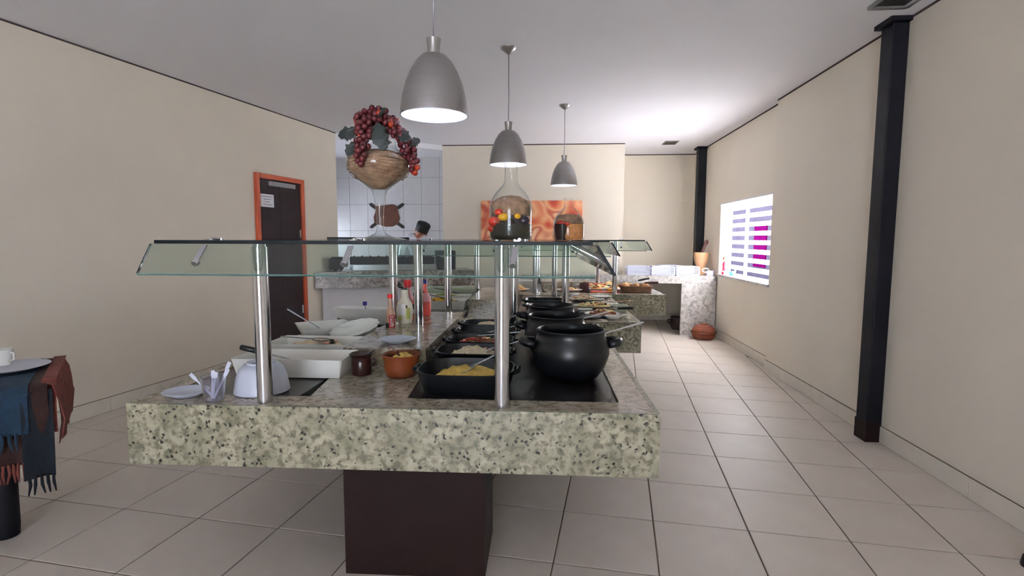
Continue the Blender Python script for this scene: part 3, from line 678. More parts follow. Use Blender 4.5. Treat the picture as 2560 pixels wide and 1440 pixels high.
MB().lathe([(.101, -.03), (.103, .02), (.108, .075), (.10, .10), (.06, .115), (0, .118)], 24, M=Mc).build('cap', 'hair', t, True, auto=60)
MB().ell((.0, .03, -.03), (.094, .07, .07), M=Mc).build('hair', 'hair', t, True)
for s in (-1, 1):
    MB().ell((s * .032, -.088, -.045), (.012, .008, .007), 10, 6, M=Mc).build('eye', 'hair', t, True)
    MB().ell((s * .092, -.005, -.05), (.014, .022, .03), 10, 8, M=Mc).build('ear', 'skin', t, True)
MB().ell((0, -.098, -.065), (.012, .018, .02), 10, 8, M=Mc).build('nose', 'skin', t, True)
MB().ell((0, -.088, -.095), (.022, .008, .006), 10, 6, M=Mc).build('mouth', 'label_red', t, True)

# ------------------------------------------------------------------ serving ware builders
def rtray(name, lab, loc, hx, hy, h, flare, r, m_, rz=0, group=None, cat='tray', rot=None):
    t = thing(name, lab, cat, loc, rz, group, rot)
    dish(hx, hy, h, flare, r).build('tray_body', m_, t, True, auto=40); return t
def plate(lab, loc, R, m_='white_ceramic', sy=1, group=None, name='dinner_plate', cat='plate', rz=0):
    t = thing(name, lab, cat, loc, rz, group)
    MB().lathe([(0, 0), (R * .58, 0), (R * .66, .004), (R * .97, .018), (R, .020), (R * .97, .0215), (R * .68, .009), (R * .6, .006), (0, .006)], 36, sy=sy).build('plate_body', m_, t, True, auto=50)
    return t
def food(lab, loc, rx, ry, h, m_, seed, cat='food', name='food_heap', bits=None, rz=0):
    t = thing(name, lab, cat, loc, rz)
    o = heap(rx, ry, h, seed).build('mound', m_, t, True); o['kind'] = 'stuff'
    if bits:
        rnd = random.Random(seed)
        for k in range(bits[1]):
            a = rnd.uniform(0, 2 * PI); q = math.sqrt(rnd.random()) * .8
            M = Matrix.Translation((rx * q * math.cos(a), ry * q * math.sin(a), h * (1 - q ** 2.2) + .004)) @ Matrix.Rotation(rnd.uniform(0, 3), 4, 'Z') @ Matrix.Rotation(rnd.uniform(-.4, .4), 4, 'X')
            MB().ell((0, 0, 0), (bits[2], bits[2] * .6, bits[2] * .35), 10, 6, M=M).build('piece', bits[0] if isinstance(bits[0], str) else rnd.choice(bits[0]), t, True)
    return t
def spoon(lab, bowl, tip, m_='steel', hm=None, L=None, size=.03, name='serving_spoon', cat='spoon', group=None):
    b = Vector(bowl); p = Vector(tip); d = (p - b).normalized(); Ln = (p - b).length
    t = thing(name, lab, cat, tuple(b)); t.rotation_euler = d.to_track_quat('X', 'Z').to_euler()
    MB().lathe([(0, -.010), (size * .6, -.007), (size, .001), (size * .97, .003), (size * .58, -.004), (0, -.007)], 18, sx=1.45).build('bowl', m_, t, True)
    MB().add([(size * 1.3, -.004, -.002), (size * 1.3, .004, -.002), (Ln, .008, -.002), (Ln, -.008, -.002), (size * 1.3, -.004, .003), (size * 1.3, .004, .003), (Ln, .008, .003), (Ln, -.008, .003)],
             [(3, 2, 1, 0), (4, 5, 6, 7), (0, 1, 5, 4), (1, 2, 6, 5), (2, 3, 7, 6), (3, 0, 4, 7)]).build('handle', hm or m_, t, bevel=.001)
    return t
def knife(lab, a, b, hl=.11, m_='black_plastic'):
    a = Vector(a); b = Vector(b); d = (b - a).normalized(); Ln = (b - a).length
    t = thing('serving_knife', lab, 'knife', tuple(a)); t.rotation_euler = d.to_track_quat('X', 'Z').to_euler()
    MB().tube([(0, 0, 0), (.004, 0, 0), (hl * .5, 0, .001), (hl - .006, 0, 0), (hl, 0, 0)], [.008, .0125, .013, .011, .008], 10).build('handle', m_, t, True)
    MB().add([(hl - .004, -.014, -.001), (Ln * .85, -.014, -.001), (Ln, .006, -.001), (hl - .004, .006, -.001), (hl - .004, -.014, .0015), (Ln * .85, -.014, .0015), (Ln, .006, .0015), (hl - .004, .006, .0015)],
             [(3, 2, 1, 0), (4, 5, 6, 7), (0, 1, 5, 4), (1, 2, 6, 5), (2, 3, 7, 6), (3, 0, 4, 7)]).build('blade', 'steel', t)
    return t

WZ = .7775        # surface of the wells
# --- first counter, left side
plate('white oval plate at the front left corner of the counter', (-1.455, 1.935, .7855), .088, 'white_plastic', .9, name='small_plate')
t = thing('plastic_cup', 'clear plastic cup holding plastic cutlery by the front post', 'cup', (-1.305, 1.885, .7855))
MB().lathe([(0, 0), (.033, 0), (.034, .004), (.046, .092), (.048, .095), (.046, .097), (.044, .092), (.032, .006), (0, .005)], 28).build('cup_body', 'clear_plastic', t, True, auto=50)
for k, (a, b) in enumerate((((.0, .0, .01), (-.085, -.01, .105)), ((.0, .01, .01), (.05, .03, .145)), ((.005, -.01, .01), (.062, .0, .125)), ((-.01, .0, .01), (-.02, .03, .11)), ((0, -.01, .01), (.02, -.01, .115)))):
    u = thing('plastic_cutlery', ('white plastic spoon leaning left out of the clear cup', 'tall clear plastic fork leaning right in the cup', 'clear plastic knife at the right of the cup', 'short plastic fork at the back of the clear cup', 'upright plastic spoon in the middle of the cup')[k], 'cutlery', (-1.305, 1.885, .7855), group='plastic cutlery in the cup')
    a, b = Vector(a), Vector(b); d = (b - a).normalized(); s_ = d.cross(Vector((0, 1, 0))).normalized() * .006
    MB().loft([[tuple(p + s_ * w + Vector((0, .001, 0))), tuple(p - s_ * w + Vector((0, .001, 0))), tuple(p - s_ * w - Vector((0, .001, 0))), tuple(p + s_ * w - Vector((0, .001, 0)))] for p, w in ((a, .8), (a + (b - a) * .7, .6), (a + (b - a) * .82, 1.3), (b, 1.2))]).build('stem', 'white_plastic', u)
t = thing('serving_bowl', 'white round bowl upside down behind the left front post', 'bowl', (-1.195, 2.03, .7857))
MB().lathe([(.102, 0), (.107, .002), (.104, .02), (.097, .06), (.085, .095), (.068, .112), (.055, .114), (.054, .122), (.048, .122), (.046, .112), (0, .110)], 40).build('bowl_body', 'white_plastic', t, True, auto=50)
rtray('serving_tray', 'front white rectangular tray with a knife on its end', (-1.195, 2.33, .7857), .255, .115, .085, .018, .014, 'white_ceramic', ROT)
knife('black handled knife across the left end of the front tray', (-1.435, 2.27, .912), (-1.24, 2.34, .845))
food('sliced cold meat lying in the front white tray', (-1.13, 2.33, .7957), .16, .07, .03, 'ham', 3, bits=('meat', 6, .02))
rtray('serving_tray', 'second white rectangular tray with pink salad and spoon', (-1.275, 2.70, WZ), .225, .125, .088, .018, .014, 'white_ceramic', ROT)
food('pink and white potato salad in the second tray', (-1.265, 2.70, WZ + .012), .19, .095, .078, 'rice', 5, bits=(('ham', 'ham', 'red_board', 'olive'), 16, .02))
spoon('steel spoon resting in the pink salad tray', (-1.24, 2.68, .872), (-1.47, 2.70, .880), 'steel_dull', size=.036)
t = thing('square_bowl', 'white flared square bowl with a steel spoon leaning in it', 'bowl', (-1.41, 3.11, WZ), .62)
dish(.155, .155, .105, .055, .015).build('bowl_body', 'white_ceramic', t, True, auto=40)
spoon('long steel spoon leaning out of the square bowl', (-1.36, 3.07, .825), (-1.60, 3.02, .985), 'steel_dull', size=.036)
t = thing('scalloped_dish', 'white scalloped dish tipped against the stone ledge', 'dish', (-1.165, 3.00, WZ + .058), .3, rot=(.30, -.20, .22))
seg = 48; rings = []
for r_, z_ in ((.06, 0), (.115, .02), (.145, .055), (.14, .056), (.11, .026), (.055, .006)):
    rings.append([(r_ * (1 + (.035 * math.cos(14 * 2 * PI * i / seg) if r_ > .1 else 0)) * math.cos(2 * PI * i / seg), .75 * r_ * (1 + (.035 * math.cos(14 * 2 * PI * i / seg) if r_ > .1 else 0)) * math.sin(2 * PI * i / seg), z_) for i in range(seg)])
MB().loft(rings).build('dish_body', 'white_ceramic', t, True, auto=60)
pA = plate('white plate with black tongs behind the scalloped dish', (-1.41, 3.46, WZ), .115)
pB = plate('white plate next to the one with tongs by the ledge', (-1.195, 3.42, WZ), .095, sy=.85)
for k, (a, b, lab) in enumerate((((-1.50, 3.52, .85), (-1.33, 3.40, .812), 'black tongs lying on the white plate'), ((-1.23, 3.46, .806), (-1.165, 3.39, .83), 'black spoon rest lying on the right white plate'))):
    t = thing('serving_tongs', lab, 'tongs', a)
    d = Vector(b) - Vector(a)
    MB().tube([(0, 0, 0), tuple(d * .5 + Vector((0, 0, .012))), tuple(d)], [.008, .007, .011], 8).build('arm', 'black_plastic', t, True)
    MB().tube([(0, 0, 0), tuple(d * .5 + Vector((.03, 0, .006))), tuple(d + Vector((.05, .01, 0)))], [.008, .007, .011], 8).build('arm', 'black_plastic', t, True)
rtray('flared_trough', 'long white flared trough dish at the back of the left well', (-1.35, 3.74, .7857), .26, .085, .118, .05, .01, 'white_ceramic', ROT)
t = thing('ladle', 'small ladle with a blue handle end in the white trough', 'ladle', (-1.38, 3.73, .80))
MB().tube([(.02, 0, .0), (.0, 0, .12)], .006).build('handle', 'steel_dull', t)
MB().box(-.018, .012, -.006, .006, .12, .15).build('grip', 'blue_plastic', t, bevel=.003)
MB().lathe([(0, -.01), (.028, .005), (.03, .02), (.026, .018), (0, -.005)], 16, (.03, 0, 0)).build('cup', 'steel_dull', t, True)
# --- first counter, centre ledge and slab
LZ = .8705
plate('white oval plate alone on the front of the stone ledge', (-.815, 2.66, LZ), .098, 'white_plastic', .9, name='small_plate')
def bottle(name, lab, loc, prof, m_, cap=None, cat='bottle', seg=28, sy=1, rz=0):
    t = thing(name, lab, cat, loc, rz)
    MB().lathe(prof, seg, sy=sy).build('bottle_body', m_, t, True, auto=50); return t
t = bottle('hot_sauce_bottle', 'slim hot sauce bottle with red cap and red label', (-.985, 3.08, LZ), [(0, 0), (.027, 0), (.028, .004), (.028, .085), (.024, .105), (.0145, .125), (.0125, .178), (.0125, .182), (0, .182)], 'sauce_brown')
MB().lathe([(0, .182), (.0165, .182), (.017, .188), (.016, .206), (0, .208)], 20).build('cap', 'red_plastic', t, True, auto=40)
def patch(R, a0, a1, z0, z1, n=10, th=.0006):
    mb = MB(); rings = []
    return mb.add([(rr * math.cos(a0 + (a1 - a0) * k / n), rr * math.sin(a0 + (a1 - a0) * k / n), z) for rr in (R, R + th) for z in (z0, z1) for k in range(n + 1)],
                  [(2 * (n + 1) + k, 2 * (n + 1) + k + 1, 3 * (n + 1) + k + 1, 3 * (n + 1) + k) for k in range(n)])
patch(.0282, -1.62, -.25, .004, .083).build('label', 'label_red', t, True)
patch(.0282, -3.0, -1.62, .004, .034).build('label', 'leaf', t, True)
tx = text_mesh('GOTA', .026, 'label_white', 'lettering', t)
for vtx in tx.data.vertices:
    u, v_, wz = vtx.co; a = -.93 + (-v_) / .0288       # text runs up the bottle
    R_ = .0292 + wz; vtx.co = (R_ * math.cos(a), R_ * math.sin(a), .046 + u * .92)
t = bottle('mayonnaise_bottle', 'cream squeeze bottle with a flipped black nozzle cap', (-.955, 3.28, LZ), [(0, 0), (.044, 0), (.048, .006), (.052, .05), (.053, .09), (.047, .13), (.03, .155), (.0235, .17), (.023, .215), (0, .215)], 'mayo', sy=.7)
MB().lathe([(0, .215), (.024, .215), (.022, .226), (0, .228)], 20, sy=.8).build('cap', 'black_plastic', t, True, auto=40)
MB().tube([(-.012, 0, .222), (-.03, 0, .238), (-.038, 0, .252)], [.008, .013, .014], 10).build('flip_lid', 'black_plastic', t, True)
for nme, a0, a1, z0, z1, m_ in (('label', -2.35, -1.35, .055, .125, 'label_white'), ('label', -2.3, -1.75, .022, .05, 'label_green'), ('label', -1.2, -.7, .03, .1, 'label_green'), ('label', -1.25, -1.05, .1, .118, 'label_dark')):
    o = patch(.0532, a0, a1, z0, z1).build(nme, m_, t, True); o.scale = (1, .72, 1)
t = bottle('ketchup_bottle', 'tall red capped sauce bottle behind the cream one', (-.985, 3.46, LZ), [(0, 0), (.04, 0), (.043, .006), (.045, .1), (.03, .15), (.02, .175), (.019, .22), (0, .22)], 'pink_pale', sy=.8)
MB().lathe([(0, .215), (.026, .215), (.026, .25), (.022, .262), (0, .264)], 20).build('cap', 'red_plastic', t, True, auto=40)
t = bottle('pink_sauce_bottle', 'pink sauce bottle with a flipped dark blue cap', (-.915, 3.62, LZ), [(0, 0), (.042, 0), (.046, .006), (.05, .06), (.046, .12), (.03, .16), (.022, .18), (.021, .225), (0, .225)], 'pink_sauce', sy=.75)
MB().lathe([(0, .225), (.023, .225), (.022, .255), (0, .257)], 20).build('cap', 'blue_plastic', t, True, auto=40)
MB().tube([(-.01, 0, .25), (-.035, 0, .26), (-.05, 0, .272)], [.007, .011, .012], 10).build('flip_lid', 'blue_plastic', t, True)
MB().lathe([(.0505, .1), (.047, .128), (.032, .158), (.032, .16)], 28, sy=.75).build('label', 'pink_pale', t, True)
t = bottle('dressing_bottle', 'small pink dressing bottle with a black cap by the chrome post', (-.915, 3.42, LZ), [(0, 0), (.032, 0), (.035, .005), (.037, .07), (.032, .11), (.021, .135), (.02, .165), (0, .165)], 'pink_sauce', sy=.8)
MB().lathe([(0, .163), (.023, .163), (.022, .178), (0, .18)], 20).build('cap', 'black_plastic', t, True, auto=40)
MB().tube([(.01, 0, .176), (.035, 0, .184), (.05, 0, .188)], .007).build('flip_lid', 'black_plastic', t, True)
patch(.0372, -2.3, -1.3, .075, .108).build('label', 'label_dark', t, True).scale = (1, .8, 1)
patch(.0372, -2.2, -1.4, .045, .07).build('label', 'label_white', t, True).scale = (1, .8, 1)
t = thing('sauce_pot', 'small dark brown glazed pot with a spoon on the centre slab', 'pot', (-.885, 2.33, .785))
MB().lathe([(0, 0), (.043, 0), (.046, .01), (.045, .06), (.043, .078), (.052, .09), (.056, .096), (.051, .099), (.04, .08), (.04, .05), (0, .05)], 32).build('pot_body', 'brown_clay', t, True, auto=60)
MB().tube([(.052, 0, .075), (.064, 0, .065), (.052, 0, .04)], .007).build('handle', 'brown_clay', t, True)
spoon('little steel spoon in the dark brown pot', (-.875, 2.33, .865), (-.82, 2.31, .905), 'steel_dull', size=.014)
t = thing('terracotta_bowl', 'orange terracotta bowl of yellow flour on the centre slab', 'bowl', (-.695, 2.32, .785))
MB().lathe([(0, 0), (.062, 0), (.070, .01), (.078, .04), (.080, .075), (.088, .1), (.084, .103), (.075, .078), (.07, .045), (0, .04)], 40).build('bowl_body', 'terracotta', t, True, auto=60)
food('yellow manioc flour heaped in the terracotta bowl', (-.69, 2.325, .845), .070, .068, .042, 'farofa', 8)
spoon('dark wooden spoon standing in the yellow flour bowl', (-.70, 2.31, .885), (-.745, 2.30, .925), 'wood_dark', size=.015)
# --- first counter, right well: casseroles and clay pots
def casserole(lab, x, y, hx, hy, h=.088):
    t = thing('casserole_dish', lab, 'casserole', (x, y, WZ), ROT, 'black oval casseroles in a row')
    MB().loft([rrect(hx - .03, hy - .03, min(hx, hy) * .55, 0, 8), rrect(hx - .008, hy - .008, min(hx, hy) * .72, h * .6, 8), rrect(hx, hy, min(hx, hy) * .75, h, 8), rrect(hx - .008, hy - .008, min(hx, hy) * .72, h + .002, 8),
               rrect(hx - .018, hy - .018, min(hx, hy) * .68, h * .6, 8), rrect(hx - .04, hy - .04, min(hx, hy) * .5, .01, 8)]).build('dish_body', 'black_clay', t, True, auto=60)
    for s in (-1, 1):
        MB().tube([(s * (hx - .006), -.045, h - .012), (s * (hx + .016), -.03, h - .006), (s * (hx + .016), .03, h - .006), (s * (hx - .006), .045, h - .012)], .010, 8).build('handle', 'black_clay', t, True)
    return t
casserole('nearest black casserole full of yellow couscous', -.37, 2.19, .205, .165)
food('yellow couscous filling the nearest black casserole', (-.37, 2.19, WZ + .028), .178, .138, .056, 'farofa', 11, bits=('salad', 6, .006))
spoon('shiny steel spoon resting on the yellow couscous', (-.37, 2.165, .858), (-.215, 2.20, .935), size=.036)
casserole('second black casserole holding pale shredded salad', -.395, 2.555, .185, .135)
food('pale shredded salad in the second black casserole', (-.395, 2.555, WZ + .028), .155, .108, .068, 'rice', 12, bits=('ham', 8, .010))
spoon('steel spoon in the pale shredded salad', (-.33, 2.55, .86), (-.14, 2.57, .915), size=.03)
casserole('third black casserole with sausage and onion rings', -.405, 2.845, .185, .13)
food('browned sausage and onion in the third casserole', (-.405, 2.845, WZ + .028), .155, .105, .060, 'meat', 13, bits=(('cheese', 'meat', 'red_board', 'ham'), 26, .017))
spoon('steel fork lying over the sausage casserole', (-.39, 2.84, .88), (-.18, 2.86, .90), size=.022)
casserole('fourth black casserole nearly empty with a spoon', -.41, 3.135, .185, .13)
spoon('steel spoon lying in the nearly empty casserole', (-.38, 3.12, .85), (-.14, 3.15, .91), size=.03)
casserole('fifth black casserole at the back of the row', -.42, 3.40, .185, .12)
food('rice with carrot in the fifth black casserole', (-.42, 3.40, WZ + .028), .15, .095, .058, 'rice', 14, bits=('grain_orange', 8, .02))
spoon('steel ladle laid across the farthest casserole', (-.36, 3.42, .87), (-.10, 3.46, .955), size=.035)
def claypot(lab, x, y, s=1.0, rz=0):
    t = thing('clay_cooking_pot', lab, 'pot', (x, y, WZ), rz, 'black clay cooking pots')
    pr = [(0, 0), (.10, 0), (.125, .012), (.158, .06), (.176, .115), (.172, .155), (.158, .188), (.152, .205), (.158, .222), (.150, .226), (.138, .205), (.146, .18), (.158, .14), (.158, .1), (.12, .03), (0, .018)]
    MB().lathe([(r * s, z) for r, z in pr], 48).build('pot_body', 'black_clay', t, True, auto=70)
    for sg_ in (-1, 1):
        MB().tube([(sg_ * .168 * s, -.05, .160), (sg_ * .205 * s, -.040, .166), (sg_ * .222 * s, 0, .168), (sg_ * .205 * s, .040, .166), (sg_ * .168 * s, .05, .160)], [.018, .019, .019, .019, .018], 12).build('lug_handle', 'black_clay', t, True)
    return t
claypot('largest black clay cooking pot with lug handles in front', .078, 2.40, 1.0, .1)
claypot('middle black clay cooking pot behind the largest one', .01, 2.835, .97, -.15)
claypot('farthest black clay cooking pot at the back of the well', -.02, 3.27, .92, .2)
spoon('thin steel ladle handle sticking out of the front clay pot', (.13, 2.38, .955), (.41, 2.44, 1.03), size=.03, name='ladle', cat='ladle')
spoon('steel spoon sticking out of the middle clay pot', (.05, 2.83, .955), (.30, 2.90, 1.015), size=.03)
t = thing('glass_tumbler', 'clear glass tumbler between the casseroles and the clay pots', 'glass', (-.135, 3.66, WZ))
MB().lathe([(0, 0), (.032, 0), (.04, .1), (.038, .1), (.03, .006), (0, .006)], 24).build('glass_body', 'clear_glass', t, True, auto=50)

# --- second counter
rtray('glass_tray', 'pale green flared tray at the back of the middle counter', (-1.045, 5.22, .7857), .25, .12, .135, .05, .02, 'green_glass_dish', ROT)
rtray('serving_tray', 'white tray of yellow and brown food on the middle counter', (-1.035, 4.72, WZ), .24, .13, .08, .02, .015, 'white_ceramic', ROT)
food('yellow corn and brown beans in the white tray', (-1.035, 4.72, WZ + .02), .2, .1, .07, 'pepper_yellow', 21, bits=(('meat', 'salad', 'lemon'), 24, .02))
rtray('serving_tray', 'white tray of green salad behind the yellow food tray', (-1.035, 4.98, WZ), .24, .10, .095, .02, .015, 'white_ceramic', ROT)
food('shredded green salad in the middle white tray', (-1.035, 4.98, WZ + .02), .2, .075, .085, 'salad', 22, bits=('cheese', 10, .016))
spoon('dark serving spoon across the yellow food tray', (-.98, 4.70, .865), (-1.17, 4.75, .90), 'wood_dark', size=.03)
spoon('black handled spoon across the green salad tray', (-.95, 4.96, .90), (-1.16, 5.0, .935), 'steel_dull', 'black_plastic', size=.03)
plate('round white plate of sliced meat on the middle counter', (.40, 4.40, WZ), .15)
food('brown roast slices on the round plate', (.40, 4.40, WZ + .0075), .12, .11, .035, 'meat', 23, bits=(('ham', 'cheese', 'meat'), 14, .03))
knife('black handled knife beside the roast slices', (.66, 4.46, .835), (.44, 4.40, .835), .14)
plate('long oval white platter of cheese and ham', (.37, 4.86, .7857), .21, sy=.55, name='oval_platter', cat='platter')
food('cheese and ham rolls on the oval platter', (.37, 4.86, .7935), .17, .1, .035, 'cheese', 24, bits=(('ham', 'cheese', 'olive', 'salad'), 26, .024))
spoon('wooden fork lying on the cheese platter', (.42, 4.84, .83), (.70, 4.87, .85), 'wood_light', size=.022)
rtray('small_dish', 'small pale green square dish on the counter rim', (.565, 4.62, .7857), .07, .07, .055, .018, .012, 'green_glass_dish', .1, cat='dish')
plate('large white plate at the back left of the right well', (-.10, 5.36, WZ), .19, sy=.7, name='oval_platter', cat='platter')
food('fried fish pieces on the edge of the large plate', (-.02, 5.30, WZ + .0075), .09, .06, .02, 'grain_orange', 25, bits=('bread', 6, .025))
plate('pale oval platter of creamy salad by the middle counter edge', (.30, 5.40, .7857), .21, sy=.6, name='oval_platter', cat='platter')
food('creamy white salad on the far oval platter', (.30, 5.40, .7935), .165, .10, .04, 'rice', 26, bits=(('ham', 'cheese'), 12, .02))
t = thing('napkin_holder', 'grey paper napkin bundle in the back right of the middle counter', 'napkins', (.25, 5.68, WZ), .3)
for k in range(4): MB().box(-.06, .06, -.05, .05, k * .012, k * .012 + .008, Matrix.Rotation(.08 * k, 4, 'Z')).build('napkin', 'paper', t)
casserole('black casserole in the front of the middle counter', -.06, 4.40, .185, .14)
casserole('black casserole behind another on the middle counter', -.09, 4.76, .185, .14)
for k, (x, y, R_, lab) in enumerate(((.27, 4.64, .07, 'small white plate left of the roast slices'), (.47, 5.05, .12, 'empty white plate at the right rim of the middle counter'), (.05, 5.12, .12, 'white plate between the black casserole and the large platter'), (.50, 5.66, .12, 'white plate at the far right corner of the middle counter'))):
    plate(lab, (x, y, .7857 if x > .4 else WZ), R_, sy=.8)
t = thing('spoon_rest', 'small white shallow spoon rest on the rim of the middle counter', 'dish', (.46, 4.14, .7857))
MB().lathe([(0, 0), (.035, 0), (.06, .018), (.066, .03), (.062, .031), (.05, .014), (0, .006)], 24, sy=.7).build('dish_body', 'white_ceramic', t, True, auto=60)
MB().tube([(.055, 0, .026), (.085, 0, .034), (.11, 0, .036)], [.012, .009, .010]).build('handle', 'white_ceramic', t, True)
plate('grey steel tray beside the white spoon rest on the middle counter', (.28, 4.14, .7857), .09, 'steel_dull', .6, name='steel_tray', cat='tray')
spoon('dark plastic spoon laid over the cheese platter', (.20, 4.90, .845), (.52, 4.97, .865), 'black_plastic', size=.025)
spoon('pale wooden spoon across the far oval platter', (.28, 5.42, .85), (.62, 5.47, .875), 'wood_light', size=.025)
# --- third counter
def basket(lab, x, y, hx, hy, h, rz=0):
    t = thing('bread_basket', lab, 'basket', (x, y, .7857), rz)
    dish(hx, hy, h, .02, .03, .01).build('basket_body', 'wicker', t, True, auto=40)
    MB().tube([(p[0], p[1], h) for p in rrect(hx - .004, hy - .004, .03, 0)] + [(rrect(hx - .004, hy - .004, .03, 0)[0][0], rrect(hx - .004, hy - .004, .03, 0)[0][1], h)], .009, 6).build('rim', 'wicker', t, True)
    return t
basket('brown wicker bread basket on the right of the far counter', .97, 6.38, .18, .13, .07, .05)
for k in range(6):
    t = tag(MB().ell((0, 0, 0), (.050, .036, .028)).build('bread_roll', 'bread', None, True), ('bread roll at the front left of the wicker basket', 'bread roll at the back left of the wicker basket', 'bread roll in the front middle of the basket', 'bread roll in the back middle of the basket', 'bread roll at the front right of the basket', 'bread roll at the back right of the basket')[k], 'bread', 'bread rolls in the wicker basket')
    t.location = (.86 + (k // 2) * .11, 6.335 + (k % 2) * .09, WZ + .062 + .012 * (k % 3)); t.rotation_euler = (0, 0, k * .7)
knife('dark handled bread knife resting across the wicker basket', (1.22, 6.30, .905), (.92, 6.36, .888), .16, 'wood_dark')
knife('second dark knife across the back of the basket', (1.17, 6.62, .93), (.93, 6.55, .885), .15, 'black_plastic')
t = thing('cutting_board', 'red cutting board with half a lemon on the far counter', 'board', (.60, 6.34, WZ), .05)
MB().loft([rrect(.17, .09, .02, 0), rrect(.17, .09, .02, .014)]).build('board', 'red_board', t, bevel=.003)
MB().box(-.24, -.165, -.018, .018, .002, .012).build('handle', 'wood_dark', t, bevel=.003)
t = thing('lemon_half', 'yellow lemon half on the red cutting board', 'lemon', (.66, 6.33, WZ + .0145))
MB().lathe([(0, 0), (.025, .003), (.036, .02), (.037, .03), (0, .032)], 20).build('rind', 'lemon', t, True, auto=50)
t = thing('wooden_box', 'dark brown wooden box between the platters on the far counter', 'box', (.37, 6.60, WZ), 0)
dish(.055, .055, .09, 0, .006).build('box_body', 'wood_dark', t, auto=30)
plate('white platter in the front of the far counter', (.17, 6.36, .7857), .17, sy=.6, name='oval_platter', cat='platter')
food('sliced cold cuts on the far front platter', (.17, 6.36, .7935), .13, .08, .03, 'ham', 31, bits=('cheese', 10, .02))
plate('white oval platter of cake slices on the far counter', (.55, 6.85, WZ), .22, sy=.6, name='oval_platter', cat='platter')
food('cake slices on the back platter', (.55, 6.85, WZ + .0075), .17, .10, .05, 'cheese', 32, bits=(('bread', 'red_board', 'cheese'), 14, .03))
plate('white plate with fruit at the far right corner', (.92, 6.95, WZ), .17, sy=.8)
food('sliced fruit on the far right plate', (.92, 6.95, WZ + .0075), .13, .1, .05, 'bread', 33, bits=(('ham', 'cheese', 'bread'), 14, .03))
for k, (x, y, R_, lab) in enumerate(((.74, 6.62, .12, 'white plate behind the bread basket on the far counter'), (.52, 6.58, .11, 'white plate behind the red cutting board'), (.75, 7.25, .15, 'white plate at the back edge of the far counter'), (.42, 7.2, .14, 'white plate at the back left of the right well'))):
    plate(lab, (x, y, WZ), R_, sy=.8)
    food(('cut fruit on the plate behind the bread basket', 'pastries behind the red cutting board', 'cheese bread on the back edge plate', 'dark cake on the back left plate')[k], (x, y, WZ + .0075), R_ * .75, R_ * .6, .045, ('ham', 'bread', 'cheese', 'meat')[k], 50 + k, bits=(('cheese', 'bread', 'ham'), 8, .022))
plate('white plate on the left side of the far counter', (-.45, 6.45, WZ), .15)
food('pale pastries on the left plate', (-.45, 6.45, WZ + .0075), .12, .12, .05, 'bread', 34, bits=('cheese', 8, .03))
rtray('serving_tray', 'white tray on the back left of the far counter', (-.45, 6.9, WZ), .2, .14, .09, .03, .02, 'white_ceramic', ROT)

# ------------------------------------------------------------------ goblet and bottles on the glass shelf
GX, GY = -.775, 2.30
t = thing('glass_goblet', 'tall stemmed glass goblet filled with straw under the grapes', 'goblet', (GX, GY, SH_Z))
MB().lathe([(0, .001), (.115, .001), (.117, .003), (.10, .008), (.05, .018), (.026, .03), (.018, .04)], 40).build('foot', 'clear_glass', t, True, auto=60)
MB().lathe([(.018, .04), (.015, .06), (.016, .10), (.019, .15), (.026, .195), (.034, .22)], 28).build('stem', 'clear_glass', t, True)
MB().lathe([(.034, .22), (.058, .240), (.10, .272), (.134, .305), (.1435, .330), (.136, .358), (.112, .382), (.086, .398), (.076, .412), (.074, .43), (.078, .455), (.088, .478)], 48).build('bowl', 'clear_glass', t, True)
st_ = MB().lathe([(0, .228), (.028, .226), (.055, .244), (.098, .276), (.130, .308), (.138, .332), (.128, .356), (.10, .378), (.05, .392), (0, .396)], 40).build('straw_filling', 'straw', t, True); st_['kind'] = 'stuff'
sf = MB(); rnd = random.Random(4)
for k in range(90):
    a = rnd.uniform(0, 2 * PI); z = rnd.uniform(.262, .374); da = rnd.uniform(.3, .8)
    R_ = lambda z: .138 * math.sqrt(max(.02, 1 - ((z - .325) / .085) ** 2)) + .0005
    sf.tube([((R_(z + dz * q)) * math.cos(a + da * q), (R_(z + dz * q)) * math.sin(a + da * q), z + dz * q) for dz in (rnd.uniform(-.02, .02),) for q in (0, .25, .5, .75, 1)], .0013, 4)
so_ = sf.build('straw_strands', 'wicker', t); so_['kind'] = 'stuff'
grape_me = MB().ell((0, 0, 0), (.0128, .0128, .0142), 12, 8).mesh('grape'); grape_me.materials.append(MATS['grape']); grape_me.polygons.foreach_set('use_smooth', [True] * len(grape_me.polygons))
grape_or = grape_me.copy(); grape_or.materials.clear(); grape_or.materials.append(MATS['grape_orange'])
def bunch(lab, path, rad, n, seed):
    rnd = random.Random(seed); t = thing('grape_bunch', lab, 'grapes', (GX, GY, SH_Z), 0, 'red grape bunches on the goblet')
    pts = [Vector(p) for p in path]
    MB().tube(pts, .003, 6).build('stalk', 'leaf', t, True)
    placed = []
    for k in range(n * 6):
        q = rnd.random() * (len(pts) - 1); i = min(int(q), len(pts) - 2); p = pts[i].lerp(pts[i + 1], q - i)
        rr = rad[i] + (rad[i + 1] - rad[i]) * (q - i)
        a, b = rnd.uniform(0, 2 * PI), rnd.uniform(-1, 1); s_ = math.sqrt(1 - b * b)
        c = p + Vector((s_ * math.cos(a), s_ * math.sin(a), b)) * rr * rnd.uniform(.75, 1)
        if any((c - o).length < .0185 for o in placed): continue
        placed.append(c); tail = q > (len(pts) - 1) * .88
        share('grape', grape_or if (tail and rnd.random() < .45) or rnd.random() < .04 else grape_me, 'grape', t, c, (rnd.random(), rnd.random(), 0))
        if len(placed) >= n: break
    return t
bunch('big red grape bunch heaped over the mouth of the goblet', [(-.075, -.01, .495), (-.03, -.02, .52), (.02, -.02, .52), (.06, -.01, .495)], [.04, .052, .048, .034], 84, 1)
